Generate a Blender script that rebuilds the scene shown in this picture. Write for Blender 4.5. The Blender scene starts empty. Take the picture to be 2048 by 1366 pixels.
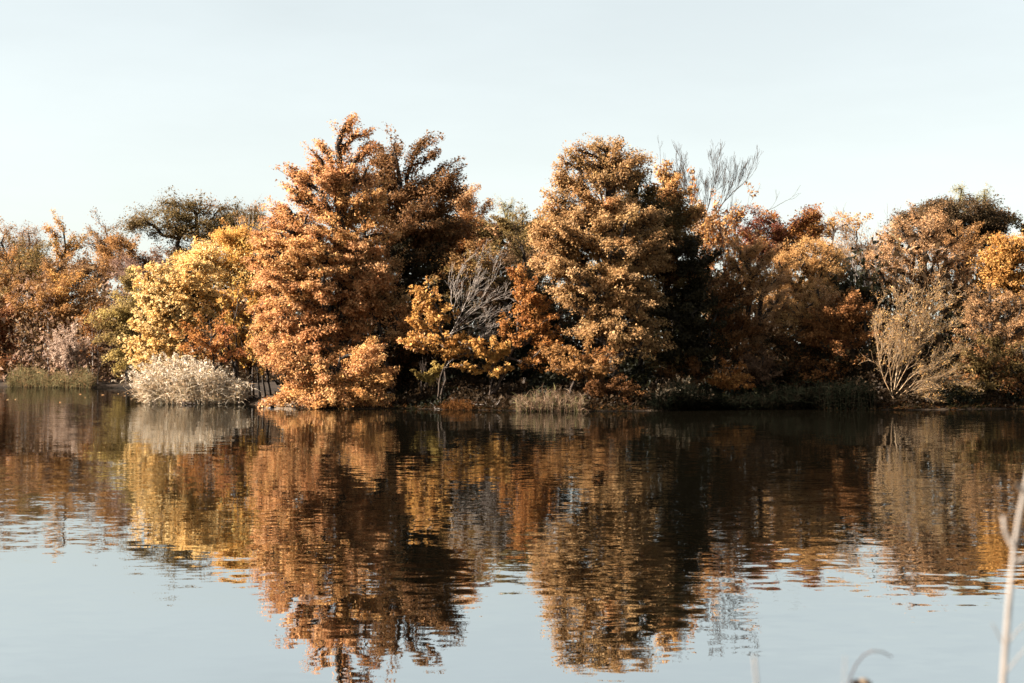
import bpy, math, random
import numpy as np

# ------------------------------------------------------------------ camera, sky, sun, exposure
sc = bpy.context.scene
COL = sc.collection
FPX, HORIZON, CAMH = 2844.0, 715.0, 3.5          # focal length in pixels of a 2048 wide frame, horizon row, eye height
cam_data = bpy.data.cameras.new('camera')
cam_data.sensor_width = 36.0
cam_data.lens = 36.0 * FPX / 2048
cam_data.shift_y = (HORIZON - 683.0) / 2048
cam_data.clip_start, cam_data.clip_end = 0.1, 6000
cam_data.dof.use_dof = True
cam_data.dof.focus_distance = 102
cam_data.dof.aperture_fstop = 3.4
cam = bpy.data.objects.new('camera', cam_data)
cam.location = (0, 0, CAMH)
cam.rotation_euler = (math.pi / 2, 0, 0)
COL.objects.link(cam)
sc.camera = cam

SUN_TO = np.array([-0.86, -0.17, 0.50]); SUN_TO /= np.linalg.norm(SUN_TO)
world = bpy.data.worlds.new('World'); sc.world = world; world.use_nodes = True
wn, wl = world.node_tree.nodes, world.node_tree.links
sky = wn.new('ShaderNodeTexSky'); sky.sky_type = 'NISHITA'; sky.sun_disc = False
sky.sun_elevation = math.asin(SUN_TO[2]); sky.sun_rotation = math.atan2(SUN_TO[0], SUN_TO[1])
sky.air_density, sky.dust_density, sky.ozone_density = 1.0, 1.0, 1.0
hsv = wn.new('ShaderNodeHueSaturation'); hsv.inputs['Saturation'].default_value = 0.55
gam = wn.new('ShaderNodeGamma'); gam.inputs['Gamma'].default_value = 0.5      # thin milky haze evens the sky out
veil = wn.new('ShaderNodeMix'); veil.data_type = 'RGBA'; veil.blend_type = 'MULTIPLY'; veil.inputs[0].default_value = 1.0
veil.inputs[7].default_value = (1.52, 1.54, 1.45, 1)
wl.new(sky.outputs[0], gam.inputs['Color']); wl.new(gam.outputs[0], hsv.inputs['Color'])
wl.new(hsv.outputs[0], veil.inputs[6])
tcw = wn.new('ShaderNodeTexCoord'); mpc = wn.new('ShaderNodeMapping'); mpc.inputs['Scale'].default_value = (2.2, 2.2, 9.0); mpc.inputs['Rotation'].default_value = (0.1, 0.16, 0.3)
ncl_ = wn.new('ShaderNodeTexNoise'); ncl_.inputs['Scale'].default_value = 1.3; ncl_.inputs['Detail'].default_value = 6; ncl_.inputs['Roughness'].default_value = 0.55
mrc = wn.new('ShaderNodeMapRange'); mrc.inputs[1].default_value = 0.35; mrc.inputs[2].default_value = 0.75; mrc.inputs[3].default_value = 0.97; mrc.inputs[4].default_value = 1.07
vsc = wn.new('ShaderNodeVectorMath'); vsc.operation = 'SCALE'
wl.new(tcw.outputs['Generated'], mpc.inputs['Vector']); wl.new(mpc.outputs[0], ncl_.inputs['Vector']); wl.new(ncl_.outputs['Fac'], mrc.inputs[0])
wl.new(veil.outputs[2], vsc.inputs[0]); wl.new(mrc.outputs[0], vsc.inputs['Scale']); wl.new(vsc.outputs[0], wn['Background'].inputs[0])
wn['Background'].inputs[1].default_value = 0.05

sun_data = bpy.data.lights.new('sun', 'SUN'); sun_data.energy = 5.0; sun_data.angle = math.radians(0.53)
sun_data.color = (1.0, 0.92, 0.80)
sun = bpy.data.objects.new('sun', sun_data); COL.objects.link(sun)
import mathutils
sun.rotation_euler = mathutils.Vector(SUN_TO).to_track_quat('Z', 'Y').to_euler()

sc.view_settings.view_transform = 'Standard'; sc.view_settings.look = 'None'
sc.view_settings.exposure = 2.6; sc.view_settings.gamma = 1.0; sc.view_settings.use_curve_mapping = False
cy = sc.cycles
cy.max_bounces, cy.diffuse_bounces, cy.glossy_bounces, cy.transmission_bounces, cy.transparent_max_bounces = 4, 1, 3, 1, 4
cy.caustics_reflective = cy.caustics_refractive = False
cy.sample_clamp_indirect = 4.0

# ------------------------------------------------------------------ helpers
RNG = np.random.default_rng(7)

def s2l(c):
    c = np.asarray(c, float) / 255.0
    return np.where(c <= 0.04045, c / 12.92, ((c + 0.055) / 1.055) ** 2.4)

def W(px, py, D):                                  # photograph pixel + distance -> place in the scene
    return np.array([(px - 1024) / FPX * D, D, CAMH + (HORIZON - py) / FPX * D])

def unit(v):
    return v / np.maximum(np.linalg.norm(v, axis=-1, keepdims=True), 1e-9)

def fbm(p, f, seed=0):                             # cheap smooth noise in about -1..1
    r = np.random.default_rng(seed + 991)
    out = np.zeros(p.shape[:-1]); a = 1.0
    for o in range(3):
        k = r.normal(size=(4, p.shape[-1])); k = k / np.linalg.norm(k, axis=1, keepdims=True) * f
        ph = r.uniform(0, 6.28, 4)
        out += a * np.sin(p @ k.T + ph).sum(-1) / 2.4
        f *= 2.1; a *= 0.5
    return out / 1.5

def mesh_obj(name, verts, faces_n, loops, mat, parent=None, col=None, smooth=False):
    """faces_n: corners of each face (array), loops: flat vertex indices"""
    me = bpy.data.meshes.new(name)
    verts = np.ascontiguousarray(verts, np.float32).reshape(-1, 3)
    loops = np.ascontiguousarray(loops, np.int32).ravel(); faces_n = np.ascontiguousarray(faces_n, np.int32)
    me.vertices.add(len(verts)); me.vertices.foreach_set('co', verts.ravel())
    me.loops.add(len(loops)); me.loops.foreach_set('vertex_index', loops)
    me.polygons.add(len(faces_n))
    start = np.concatenate([[0], np.cumsum(faces_n)[:-1]]).astype(np.int32)
    me.polygons.foreach_set('loop_start', start)
    if smooth:
        me.polygons.foreach_set('use_smooth', np.ones(len(faces_n), bool))
    me.update(calc_edges=True)
    if col is not None:
        at = me.color_attributes.new('Col', 'FLOAT_COLOR', 'POINT')
        c4 = np.ones((len(verts), 4), np.float32); c4[:, :3] = col
        at.data.foreach_set('color', c4.ravel())
    if mat is not None:
        me.materials.append(mat)
    o = bpy.data.objects.new(name, me); COL.objects.link(o)
    if parent is not None:
        o.parent = parent
        o.matrix_parent_inverse = mathutils.Matrix.Translation(parent.location).inverted()
    return o

def quads(name, v, mat, parent=None, col=None, smooth=False):      # v: (n,4,3)
    n, m_ = v.shape[:2]
    c = None if col is None else np.repeat(col, m_, axis=0)
    return mesh_obj(name, v.reshape(-1, 3), np.full(n, m_), np.arange(m_ * n), mat, parent, c, smooth)

def empty(name, loc, label, cat, group=None):
    o = bpy.data.objects.new(name, None); o.location = loc; o.empty_display_size = 0.3
    COL.objects.link(o); o['label'] = label; o['category'] = cat
    if group: o['group'] = group
    return o

def tubes(name, A, B, ra, rb, mat, parent=None, sides=5):
    """one tapered prism for each segment A->B"""
    d = unit(B - A)
    ref = np.where(np.abs(d[:, 2:3]) > 0.9, [[1.0, 0, 0]], [[0, 0, 1.0]])
    u = unit(np.cross(d, ref)); w = np.cross(d, u)
    ang = np.arange(sides) * 2 * math.pi / sides
    ring = u[:, None] * np.cos(ang)[None, :, None] + w[:, None] * np.sin(ang)[None, :, None]
    n = len(A)
    V = np.concatenate([A[:, None] + ring * ra[:, None, None], B[:, None] + ring * rb[:, None, None]], 1)
    i = np.arange(sides); j = (i + 1) % sides
    f = np.stack([i, j, j + sides, i + sides], 1)
    F = (f[None] + (np.arange(n) * 2 * sides)[:, None, None]).reshape(-1)
    return mesh_obj(name, V, np.full(n * sides, 4), F, mat, parent, smooth=True)

def tubes_multi(name, A, B, ra, rb, mat, parent=None, thick=0.05):
    """joins thick (6 sided) and thin (3 sided) segments in one mesh"""
    Vs, Fs, N, off = [], [], [], 0
    for sel, sides in ((ra >= thick, 6), (ra < thick, 3)):
        if not sel.any(): continue
        a, b, r0, r1 = A[sel], B[sel], ra[sel], rb[sel]
        d = unit(b - a)
        ref = np.where(np.abs(d[:, 2:3]) > 0.9, [[1.0, 0, 0]], [[0, 0, 1.0]])
        u = unit(np.cross(d, ref)); w = np.cross(d, u)
        ang = np.arange(sides) * 2 * math.pi / sides
        ring = u[:, None] * np.cos(ang)[None, :, None] + w[:, None] * np.sin(ang)[None, :, None]
        V = np.concatenate([a[:, None] + ring * r0[:, None, None], b[:, None] + ring * r1[:, None, None]], 1)
        i = np.arange(sides); j = (i + 1) % sides
        f = np.stack([i, j, j + sides, i + sides], 1)
        F = (f[None] + (np.arange(len(a)) * 2 * sides)[:, None, None]).reshape(-1) + off
        off += V.size // 3
        Vs.append(V.reshape(-1, 3)); Fs.append(F); N.append(np.full(len(a) * sides, 4))
    return mesh_obj(name, np.concatenate(Vs), np.concatenate(N), np.concatenate(Fs), mat, parent, smooth=True)

# ------------------------------------------------------------------ materials
def mat_new(name):
    m = bpy.data.materials.new(name); m.use_nodes = True
    nt = m.node_tree; nt.nodes.clear()
    out = nt.nodes.new('ShaderNodeOutputMaterial')
    return m, nt, nt.nodes, nt.links, out

def leaf_material(name, trans=0.3, gloss=0.35, rough=0.45, gain=1.0):
    m, nt, N, L, out = mat_new(name)
    at = N.new('ShaderNodeAttribute'); at.attribute_name = 'Col'
    tc = N.new('ShaderNodeNewGeometry')
    nz = N.new('ShaderNodeTexNoise'); nz.inputs['Scale'].default_value = 9.0; nz.inputs['Detail'].default_value = 2
    L.new(tc.outputs['Position'], nz.inputs['Vector'])
    mr = N.new('ShaderNodeMapRange'); mr.inputs[1].default_value = 0.3; mr.inputs[2].default_value = 0.7
    mr.inputs[3].default_value = 0.72 * gain; mr.inputs[4].default_value = 1.28 * gain
    L.new(nz.outputs['Fac'], mr.inputs[0])
    mul = N.new('ShaderNodeVectorMath'); mul.operation = 'SCALE'
    L.new(at.outputs['Color'], mul.inputs[0]); L.new(mr.outputs[0], mul.inputs['Scale'])
    pb = N.new('ShaderNodeBsdfPrincipled'); pb.inputs['Roughness'].default_value = rough
    pb.inputs['Specular IOR Level'].default_value = gloss
    L.new(mul.outputs[0], pb.inputs['Base Color'])
    tr = N.new('ShaderNodeBsdfTranslucent'); L.new(mul.outputs[0], tr.inputs['Color'])
    mx = N.new('ShaderNodeMixShader'); mx.inputs[0].default_value = trans
    L.new(pb.outputs[0], mx.inputs[1]); L.new(tr.outputs[0], mx.inputs[2]); L.new(mx.outputs[0], out.inputs[0])
    return m

def bark_material(name, c1, c2, scale=6.0):
    m, nt, N, L, out = mat_new(name)
    g = N.new('ShaderNodeNewGeometry')
    mp = N.new('ShaderNodeMapping'); mp.inputs['Scale'].default_value = (1.0, 1.0, 0.3)
    L.new(g.outputs['Position'], mp.inputs['Vector'])
    nz = N.new('ShaderNodeTexNoise'); nz.inputs['Scale'].default_value = scale; nz.inputs['Detail'].default_value = 5
    L.new(mp.outputs[0], nz.inputs['Vector'])
    cr = N.new('ShaderNodeValToRGB'); cr.color_ramp.elements[0].position = 0.35; cr.color_ramp.elements[1].position = 0.65
    cr.color_ramp.elements[0].color = (*(0.6 * s2l(c1)), 1); cr.color_ramp.elements[1].color = (*(0.6 * s2l(c2)), 1)
    L.new(nz.outputs['Fac'], cr.inputs[0])
    bp = N.new('ShaderNodeBump'); bp.inputs['Strength'].default_value = 0.7; bp.inputs['Distance'].default_value = 0.04
    L.new(nz.outputs['Fac'], bp.inputs['Height'])
    pb = N.new('ShaderNodeBsdfPrincipled'); pb.inputs['Roughness'].default_value = 0.85
    pb.inputs['Specular IOR Level'].default_value = 0.2
    L.new(cr.outputs[0], pb.inputs['Base Color']); L.new(bp.outputs[0], pb.inputs['Normal'])
    L.new(pb.outputs[0], out.inputs[0])
    return m

M_LEAF = leaf_material('autumn_leaf', 0.45, 0.12, 0.6)
M_REED = leaf_material('dry_reed', 0.25, 0.0, 0.8)
M_BARK = bark_material('dark_oak_bark', (34, 28, 24), (66, 55, 46))
M_BARK_MID = bark_material('brown_bark', (54, 43, 35), (88, 72, 61))
M_BARK_PALE = bark_material('pale_grey_bark', (120, 108, 100), (168, 155, 146))
M_BARK_WHITE = bark_material('silvery_white_bark', (146, 132, 122), (190, 174, 162))
M_TWIG_PINK = bark_material('pinkish_twig_bark', (104, 82, 72), (150, 122, 108))
M_TWIG_GOLD = bark_material('golden_twig_bark', (150, 112, 74), (206, 176, 142))

GAIN = 0.66
def pal(*cols):
    a = np.array([s2l(c) for c in cols]) * GAIN
    return 0.95 * a + 0.05 * (a @ np.array([0.3, 0.55, 0.15]))[:, None]

P_OAK = 1.08 * pal((234, 166, 106), (222, 152, 94), (240, 192, 138), (200, 128, 76), (210, 160, 108), (176, 112, 70))
P_OAK_GOLD = pal((238, 185, 110), (228, 165, 88), (244, 200, 135), (210, 140, 72))
P_OAK_TAN = 0.84 * pal((222, 178, 120), (205, 160, 100), (228, 190, 138), (190, 135, 80), (180, 150, 92))
P_OAK_DARK = pal((180, 126, 78), (162, 112, 68), (196, 142, 90), (142, 112, 68), (156, 100, 60))
P_BROWN = pal((176, 136, 94), (158, 118, 78), (192, 152, 108), (142, 108, 74))
P_BROWN_MAUVE = pal((158, 122, 98), (142, 108, 86), (176, 138, 110), (128, 96, 76))
P_MAUVE = pal((168, 138, 130), (150, 118, 112), (186, 156, 146))
P_OLIVE = pal((150, 130, 72), (134, 118, 64), (168, 142, 82), (118, 104, 56))
P_OLIVE_DARK = 0.8 * pal((108, 96, 56), (92, 84, 46), (126, 108, 62), (144, 116, 70))
P_GREEN_SHADE = 0.65 * pal((58, 58, 34), (48, 50, 30), (70, 66, 38), (54, 50, 28))  # dark greens lowered further, so shade sits in the leaf colour
P_GREEN_YEL = pal((190, 172, 84), (172, 156, 74), (206, 186, 100), (150, 140, 68))
P_YELLOW = 1.08 * pal((252, 208, 134), (247, 195, 112), (254, 220, 156), (242, 182, 96))
P_YELLOW_OR = 0.82 * pal((248, 192, 92), (242, 176, 78), (250, 206, 116), (232, 156, 66))
P_GOLD = 0.75 * pal((242, 178, 82), (234, 164, 70), (248, 194, 102), (222, 148, 62))
P_ORANGE = 0.72 * pal((230, 150, 66), (216, 132, 54), (238, 168, 84), (200, 114, 48))
P_RUST = pal((184, 120, 64), (166, 104, 54), (200, 136, 76), (146, 90, 50))
P_RED = pal((184, 104, 70), (168, 92, 62), (200, 126, 84), (196, 138, 88))
P_CORAL = 1.2 * pal((232, 136, 88), (220, 122, 76), (240, 160, 104), (234, 170, 98))
P_MAROON = 0.8 * pal((158, 78, 66), (140, 66, 60), (176, 94, 78), (196, 120, 76))
P_TAN = pal((214, 170, 120), (200, 152, 102), (226, 186, 140), (184, 134, 88))
P_TAN_GOLD = pal((220, 172, 104), (208, 156, 88), (230, 188, 122), (190, 136, 76))
P_TAN_PINK = pal((216, 172, 126), (202, 156, 110), (226, 188, 144), (186, 138, 96))
P_ORANGE_BR = pal((208, 152, 86), (194, 136, 72), (220, 168, 100), (176, 120, 64))
P_PINE = pal((150, 158, 104), (132, 144, 90), (172, 174, 118))
P_EVER = pal((112, 90, 62), (98, 80, 54), (130, 102, 72), (84, 76, 48))
P_SILVER = 1.45 * pal((230, 206, 174), (214, 184, 150), (240, 220, 192), (186, 150, 114), (170, 146, 106))
P_REEDBROWN = 0.55 * pal((196, 158, 126), (176, 136, 106), (212, 180, 148), (160, 124, 92), (170, 160, 104))
P_REEDGREEN = pal((132, 134, 98), (116, 120, 86), (152, 146, 112), (170, 150, 116))
P_REED_SHADE = 0.045 * pal((108, 116, 92), (94, 104, 80), (128, 130, 104), (150, 128, 104))  # near-black reed tones, their shade is put into the colour
P_REEDLEFT = 0.6 * pal((168, 152, 104), (150, 134, 88), (188, 168, 122), (196, 150, 104))
P_LITTER = pal((150, 100, 66), (130, 84, 54), (176, 126, 86), (110, 74, 52))

# ------------------------------------------------------------------ ground, water
_front = np.array([[-29, 109.4], [-23.9, 107.2], [-19.7, 107], [-16.6, 101.8], [-11, 97.2], [-7.7, 97.8], [0.2, 93.6], [4.6, 92.6],
                   [8.9, 93.4], [14, 95.6], [20, 96.6], [24, 95.0], [27, 95.2], [31.7, 96.8], [60, 97], [160, 80], [2000, 40]])
_far = np.array([[-2000, 320], [-150, 196], [-62.9, 174], [-47.8, 163.5], [-40, 163.5], [0, 168], [2000, 168]])

def land(x, y):                                    # signed distance-like: above 0 on the far land
    d1 = y - np.interp(x, _front[:, 0], _front[:, 1])
    d2 = (x - (-28.2 - (y - 110) * 0.17)) * 1.0
    prom = np.minimum(d1, d2)
    far = y - np.interp(x, _far[:, 0], _far[:, 1])
    return np.maximum(prom, far)

def ground_z(x, y):
    x = np.asarray(x, float); y = np.asarray(y, float)
    p = np.stack([x, y], -1)
    s = land(x, y) + 0.5 * fbm(p, 0.9, 3)
    z = np.clip(s * 0.28, -2.2, 0.42) + np.clip((s - 4) * 0.035, 0, 4.5)
    z = z + 0.08 * fbm(p, 1.7, 5) * (s > 0)
    sn = (10.0 - y) + 0.6 * fbm(p, 0.5, 9)
    zn = np.clip(sn * 0.33, -2.2, 1.9) + 0.06 * fbm(p, 2.0, 11) * (sn > 0)
    return np.maximum(z, zn)

def axis(lo, hi, step, far_lo, far_hi):
    a = np.arange(lo, hi + step / 2, step)
    g = np.cumsum(step * 1.35 ** np.arange(1, 30))
    left = lo - g[g < lo - far_lo][::-1]; right = hi + g[g < far_hi - hi]
    return np.concatenate([[far_lo], left, a, right, [far_hi]])

gx = axis(-75, 60, 1.3, -3000, 3000)
gy = np.concatenate([axis(-8, 14, 0.8, -3000, 20), axis(86, 180, 1.0, 30, 4000)]); gy = np.unique(np.round(gy, 3))
GX, GY = np.meshgrid(gx, gy)
GZ = ground_z(GX, GY)
nx, ny = len(gx), len(gy)
idx = np.arange(nx * ny).reshape(ny, nx)
F = np.stack([idx[:-1, :-1], idx[:-1, 1:], idx[1:, 1:], idx[1:, :-1]], -1).reshape(-1, 4)

m, nt, N, L, out = mat_new('woodland_soil')
g = N.new('ShaderNodeNewGeometry')
n1 = N.new('ShaderNodeTexNoise'); n1.inputs['Scale'].default_value = 0.35; n1.inputs['Detail'].default_value = 8; n1.inputs['Roughness'].default_value = 0.65
n2 = N.new('ShaderNodeTexNoise'); n2.inputs['Scale'].default_value = 5.0; n2.inputs['Detail'].default_value = 6
L.new(g.outputs['Position'], n1.inputs['Vector']); L.new(g.outputs['Position'], n2.inputs['Vector'])
cr = N.new('ShaderNodeValToRGB'); e = cr.color_ramp.elements
e[0].position, e[1].position = 0.36, 0.62
e[0].color = (0.010, 0.007, 0.005, 1); e[1].color = (0.045, 0.031, 0.021, 1)
L.new(n1.outputs['Fac'], cr.inputs[0])
mx = N.new('ShaderNodeMix'); mx.data_type = 'RGBA'; mx.blend_type = 'MULTIPLY'; mx.inputs[0].default_value = 0.7
cr2 = N.new('ShaderNodeValToRGB'); cr2.color_ramp.elements[0].position = 0.35; cr2.color_ramp.elements[1].position = 0.7
cr2.color_ramp.elements[0].color = (0.5, 0.4, 0.3, 1); cr2.color_ramp.elements[1].color = (1.2, 1.15, 1.1, 1)
L.new(n2.outputs['Fac'], cr2.inputs[0])
L.new(cr.outputs[0], mx.inputs[6]); L.new(cr2.outputs[0], mx.inputs[7])
bp = N.new('ShaderNodeBump'); bp.inputs['Distance'].default_value = 0.08; L.new(n2.outputs['Fac'], bp.inputs['Height'])
pb = N.new('ShaderNodeBsdfPrincipled'); pb.inputs['Roughness'].default_value = 0.95; pb.inputs['Specular IOR Level'].default_value = 0.1
L.new(mx.outputs[2], pb.inputs['Base Color']); L.new(bp.outputs[0], pb.inputs['Normal']); L.new(pb.outputs[0], out.inputs[0])
ground = mesh_obj('ground', np.stack([GX, GY, GZ], -1), np.full(len(F), 4), F, m, smooth=True)
ground['kind'] = 'structure'; ground['label'] = 'brown leaf strewn banks of the lake'

m, nt, N, L, out = mat_new('still_lake_water')
g = N.new('ShaderNodeNewGeometry')
def slope_noise(scale, stretch, rot, amp, detail=2.0, rough=0.5, dist=0.0):
    mp = N.new('ShaderNodeMapping'); mp.inputs['Scale'].default_value = (stretch, 1.0, 1.0); mp.inputs['Rotation'].default_value = (0, 0, math.radians(rot))
    L.new(g.outputs['Position'], mp.inputs['Vector'])
    nz = N.new('ShaderNodeTexNoise'); nz.inputs['Scale'].default_value = scale; nz.inputs['Detail'].default_value = detail
    nz.inputs['Roughness'].default_value = rough; nz.inputs['Distortion'].default_value = dist
    L.new(mp.outputs[0], nz.inputs['Vector'])
    sub = N.new('ShaderNodeVectorMath'); sub.operation = 'SUBTRACT'; sub.inputs[1].default_value = (0.5, 0.5, 0.5)
    L.new(nz.outputs['Color'], sub.inputs[0])
    mul = N.new('ShaderNodeVectorMath'); mul.operation = 'MULTIPLY'; mul.inputs[1].default_value = (amp * 0.6, amp, 0.0)
    L.new(sub.outputs[0], mul.inputs[0])
    return mul
a1 = slope_noise(0.28, 0.55, 0, 0.016, 1.0)              # long lazy undulation
a2 = slope_noise(1.5, 0.50, 6, 0.033, 2.0, 0.55)          # ripples about half a metre long
a3 = slope_noise(4.5, 0.55, -4, 0.048, 1.0)               # fine ruffles
# wind patches: ripples stronger here and there
mpw = N.new('ShaderNodeMapping'); mpw.inputs['Scale'].default_value = (0.045, 0.03, 1); L.new(g.outputs['Position'], mpw.inputs['Vector'])
wn_ = N.new('ShaderNodeTexNoise'); wn_.inputs['Scale'].default_value = 1.0; wn_.inputs['Detail'].default_value = 2; L.new(mpw.outputs[0], wn_.inputs['Vector'])
wr = N.new('ShaderNodeMapRange'); wr.inputs[1].default_value = 0.38; wr.inputs[2].default_value = 0.62; wr.inputs[3].default_value = 0.30; wr.inputs[4].default_value = 1.25
L.new(wn_.outputs['Fac'], wr.inputs[0])
s23 = N.new('ShaderNodeVectorMath'); s23.operation = 'ADD'; L.new(a2.outputs[0], s23.inputs[0]); L.new(a3.outputs[0], s23.inputs[1])
sw = N.new('ShaderNodeVectorMath'); sw.operation = 'SCALE'; L.new(s23.outputs[0], sw.inputs[0]); L.new(wr.outputs[0], sw.inputs['Scale'])
sa = N.new('ShaderNodeVectorMath'); sa.operation = 'ADD'; L.new(sw.outputs[0], sa.inputs[0]); L.new(a1.outputs[0], sa.inputs[1])
up = N.new('ShaderNodeVectorMath'); up.operation = 'ADD'; up.inputs[1].default_value = (0, 0, 1); L.new(sa.outputs[0], up.inputs[0])
nm = N.new('ShaderNodeVectorMath'); nm.operation = 'NORMALIZE'; L.new(up.outputs[0], nm.inputs[0])
gl = N.new('ShaderNodeBsdfGlossy'); gl.inputs['Roughness'].default_value = 0.0; gl.inputs['Color'].default_value = (0.95, 0.985, 1.0, 1)
L.new(nm.outputs[0], gl.inputs['Normal'])
df = N.new('ShaderNodeBsdfDiffuse'); df.inputs['Color'].default_value = (0.0025, 0.002, 0.0012, 1)
fr = N.new('ShaderNodeFresnel'); fr.inputs['IOR'].default_value = 1.33
fm = N.new('ShaderNodeMapRange'); fm.inputs[1].default_value = 0.2; fm.inputs[2].default_value = 0.75; fm.inputs[3].default_value = 0.70; fm.inputs[4].default_value = 0.63
L.new(fr.outputs[0], fm.inputs[0])
ms = N.new('ShaderNodeMixShader'); L.new(fm.outputs[0], ms.inputs[0]); L.new(df.outputs[0], ms.inputs[1]); L.new(gl.outputs[0], ms.inputs[2]); L.new(ms.outputs[0], out.inputs[0])
water = quads('lake_water', np.array([[[-3000, 2, 0], [3000, 2, 0], [3000, 420, 0], [-3000, 420, 0]]], float), m)
water['kind'] = 'structure'; water['label'] = 'still dark lake with soft ripples mirroring the trees'

# ------------------------------------------------------------------ foliage builders
def leaf_quads(P, nrm, size, aspect, rng):
    n = len(P)
    t = unit(np.cross(nrm, rng.normal(size=(n, 3))))
    b = np.cross(nrm, t)
    L_ = (size * np.clip(rng.lognormal(-0.05, 0.38, n), 0.4, 2.0))[:, None]; Wd = L_ * aspect * rng.uniform(0.8, 1.2, n)[:, None]
    j = b * Wd * rng.uniform(-0.3, 0.3, n)[:, None]
    return np.stack([P - t * L_ * 0.5 + b * Wd * 0.55, P + t * L_ * 0.5 + j, P - t * L_ * 0.5 - b * Wd * 0.55], 1)

KMUL, LMUL = 2.45, 0.55
_LUM = np.array([0.3, 0.55, 0.15]); _GB = s2l((218, 154, 96)); _GB = _GB / (_GB @ _LUM)
def warm(p, f):                                    # the whole wood shares a golden brown cast
    return (1 - f) * p + f * (p @ _LUM)[:, None] * _GB

def tree(name, label, D, base, lobes, palette, seed, cat='tree', group=None, k=0.42, leaf=6.0, aspect=0.70, boughs=None, br=34.0, flat=0.62,
         cr=0.30, leaves_per=6, trunk_r=0.22, bark=None, gap=0.0, up=0.5, palette2=None, mix2=0.0, bare_trunk=0.0, top=None, lean_nodes=None,
         depth=0.85, elong=None, zoff=0.0, tufty=1.0, twig=0.010, droop=0.0, mat=None, airy=0.0, spray=1.0, warmf=0.32, bmul=1.0, slim=(1.5, 0.34, 0.15)):
    rng = np.random.default_rng(seed)
    k = k * KMUL; leaf = leaf * LMUL
    if D > 155: leaf, k = leaf * 0.85, k * 1.1; palette = palette * 0.85
    if palette.mean() < 0.05: leaf, k = leaf * 1.3, k * 0.6
    palette = warm(palette, warmf); palette2 = None if palette2 is None else warm(palette2, warmf)
    s = D / FPX
    bx, bd = base if isinstance(base, tuple) else (base, D)
    X0 = (bx - 1024) / FPX * bd; Y0 = bd
    z0 = float(ground_z(X0, Y0)) + zoff
    B0 = np.array([X0, Y0, z0 - 0.15])
    # crown envelope
    Lb = []
    for lo in lobes:
        px, py, rx, ry = lo[0], lo[1], lo[2] * 1.07, lo[3] * 1.07; dd = lo[4] if len(lo) > 4 else 0.0
        c = W(px, py, D + dd); ss = (D + dd) / FPX
        Lb.append((c, np.array([rx * ss, max(rx, ry) * ss * depth if rx > ry * 0.6 else rx * ss * 1.1, ry * ss])))
    C = np.array([l[0] for l in Lb]); R = np.array([l[1] for l in Lb])
    area_px = sum(math.pi * lo[2] * lo[3] for lo in lobes)
    if boughs is None:
        boughs = max(8, int(bmul * 1.84 * area_px / (math.pi * br * br * flat)))
    w = R[:, 0] * R[:, 2]; w = w / w.sum()
    bc, bdir, bs = [], [], []
    tries = 0
    while len(bc) < boughs and tries < boughs * 30:
        tries += 1
        i = rng.choice(len(C), p=w)
        v = unit(rng.normal(size=3)); rad = 1 - 0.62 * rng.random() ** 1.5
        outl = rng.random() < 0.16
        if outl: rad = rng.uniform(1.0, 1.14)
        if v[1] > 0.3 and rng.random() < 0.35: continue          # fewer boughs on the far side
        brm = br * s
        p = C[i] + v * np.maximum(1.04 * R[i] - brm * np.array([0.6, 0.6, 0.42]), R[i] * 0.4) * rad
        if p[2] < z0 + 0.25: continue
        if gap and fbm(p[None], 1.6 / brm * 0.55, seed)[0] < -1 + 2 * gap * 0.5 + 0.0: continue
        inside = (((p - C) / R) ** 2).sum(1)
        if (inside < 0.22).any() and rng.random() < 0.75: continue
        bc.append(p); bs.append(0.6 if outl else 1.0); bdir.append(unit((p - C[i]) / R[i] + np.array([0, 0, 0.05])))
    bc = np.array(bc); bdir = np.array(bdir)
    nb = len(bc)
    # clumps within the boughs
    n_leaf = int(k * area_px)
    ncl = max(3, int(round(n_leaf / leaves_per / nb)))
    scale_b = rng.uniform(0.55, 1.45, nb) * np.array(bs)
    topn = W(*top, D) if top is not None else np.array([C[:, 0][np.argmax(C[:, 2])], D, (C[:, 2] + R[:, 2] * 0.55).max()])
    brm = (br * s * scale_b)[:, None, None]
    if spray and elong is None:
        fz = np.clip((bc[:, 2] - B0[2]) / max(topn[2] - B0[2], 0.5), 0, 1)
        ax = B0 + (topn - B0) * np.clip(fz - 0.08, 0, 1)[:, None]
        ax[:, 1] = D
        rd = (bc - ax) * np.array([1, 1, 0]); rl = np.linalg.norm(rd, axis=1)
        rd = unit(rd + rng.normal(size=(nb, 3)) * np.array([0.35, 0.35, 0]) * np.maximum(rl, 0.6)[:, None])
        rd[:, 2] = spray * (-0.45 + 1.5 * fz ** 1.3) + rng.normal(size=nb) * 0.16 + np.clip(1.2 - rl / (br * s), 0, 1) * 0.8
        rd = unit(rd)
        lat = unit(np.cross(rd, np.array([0, 0, 1.0]))); upv = np.cross(lat, rd)
        u = rng.uniform(-1, 1, (nb, ncl, 1)) ; wt = np.where(u > 0, 1 - 0.8 * u, 1.0)
        off = (rd[:, None] * u * slim[0] + lat[:, None] * rng.normal(size=(nb, ncl, 1)) * slim[1] * wt + upv[:, None] * (rng.normal(size=(nb, ncl, 1)) * slim[2] * wt - 0.16 * u ** 2)) * brm
    else:
        q = rng.normal(size=(nb, ncl, 3)); q = unit(q) * (1.25 * rng.random((nb, ncl, 1)) ** 0.6)
        off = q * brm * np.array([1.0, 1.0, flat])
    if elong is not None:                                        # boughs drawn out into sprays
        ev = np.asarray(elong, float); el = np.linalg.norm(ev); ed = ev / el
        off = off + (off @ ed)[..., None] * ed * (el - 1) 
    elif not spray:
        off = off + ((off * bdir[:, None]).sum(-1, keepdims=True)) * bdir[:, None] * 0.35
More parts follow.
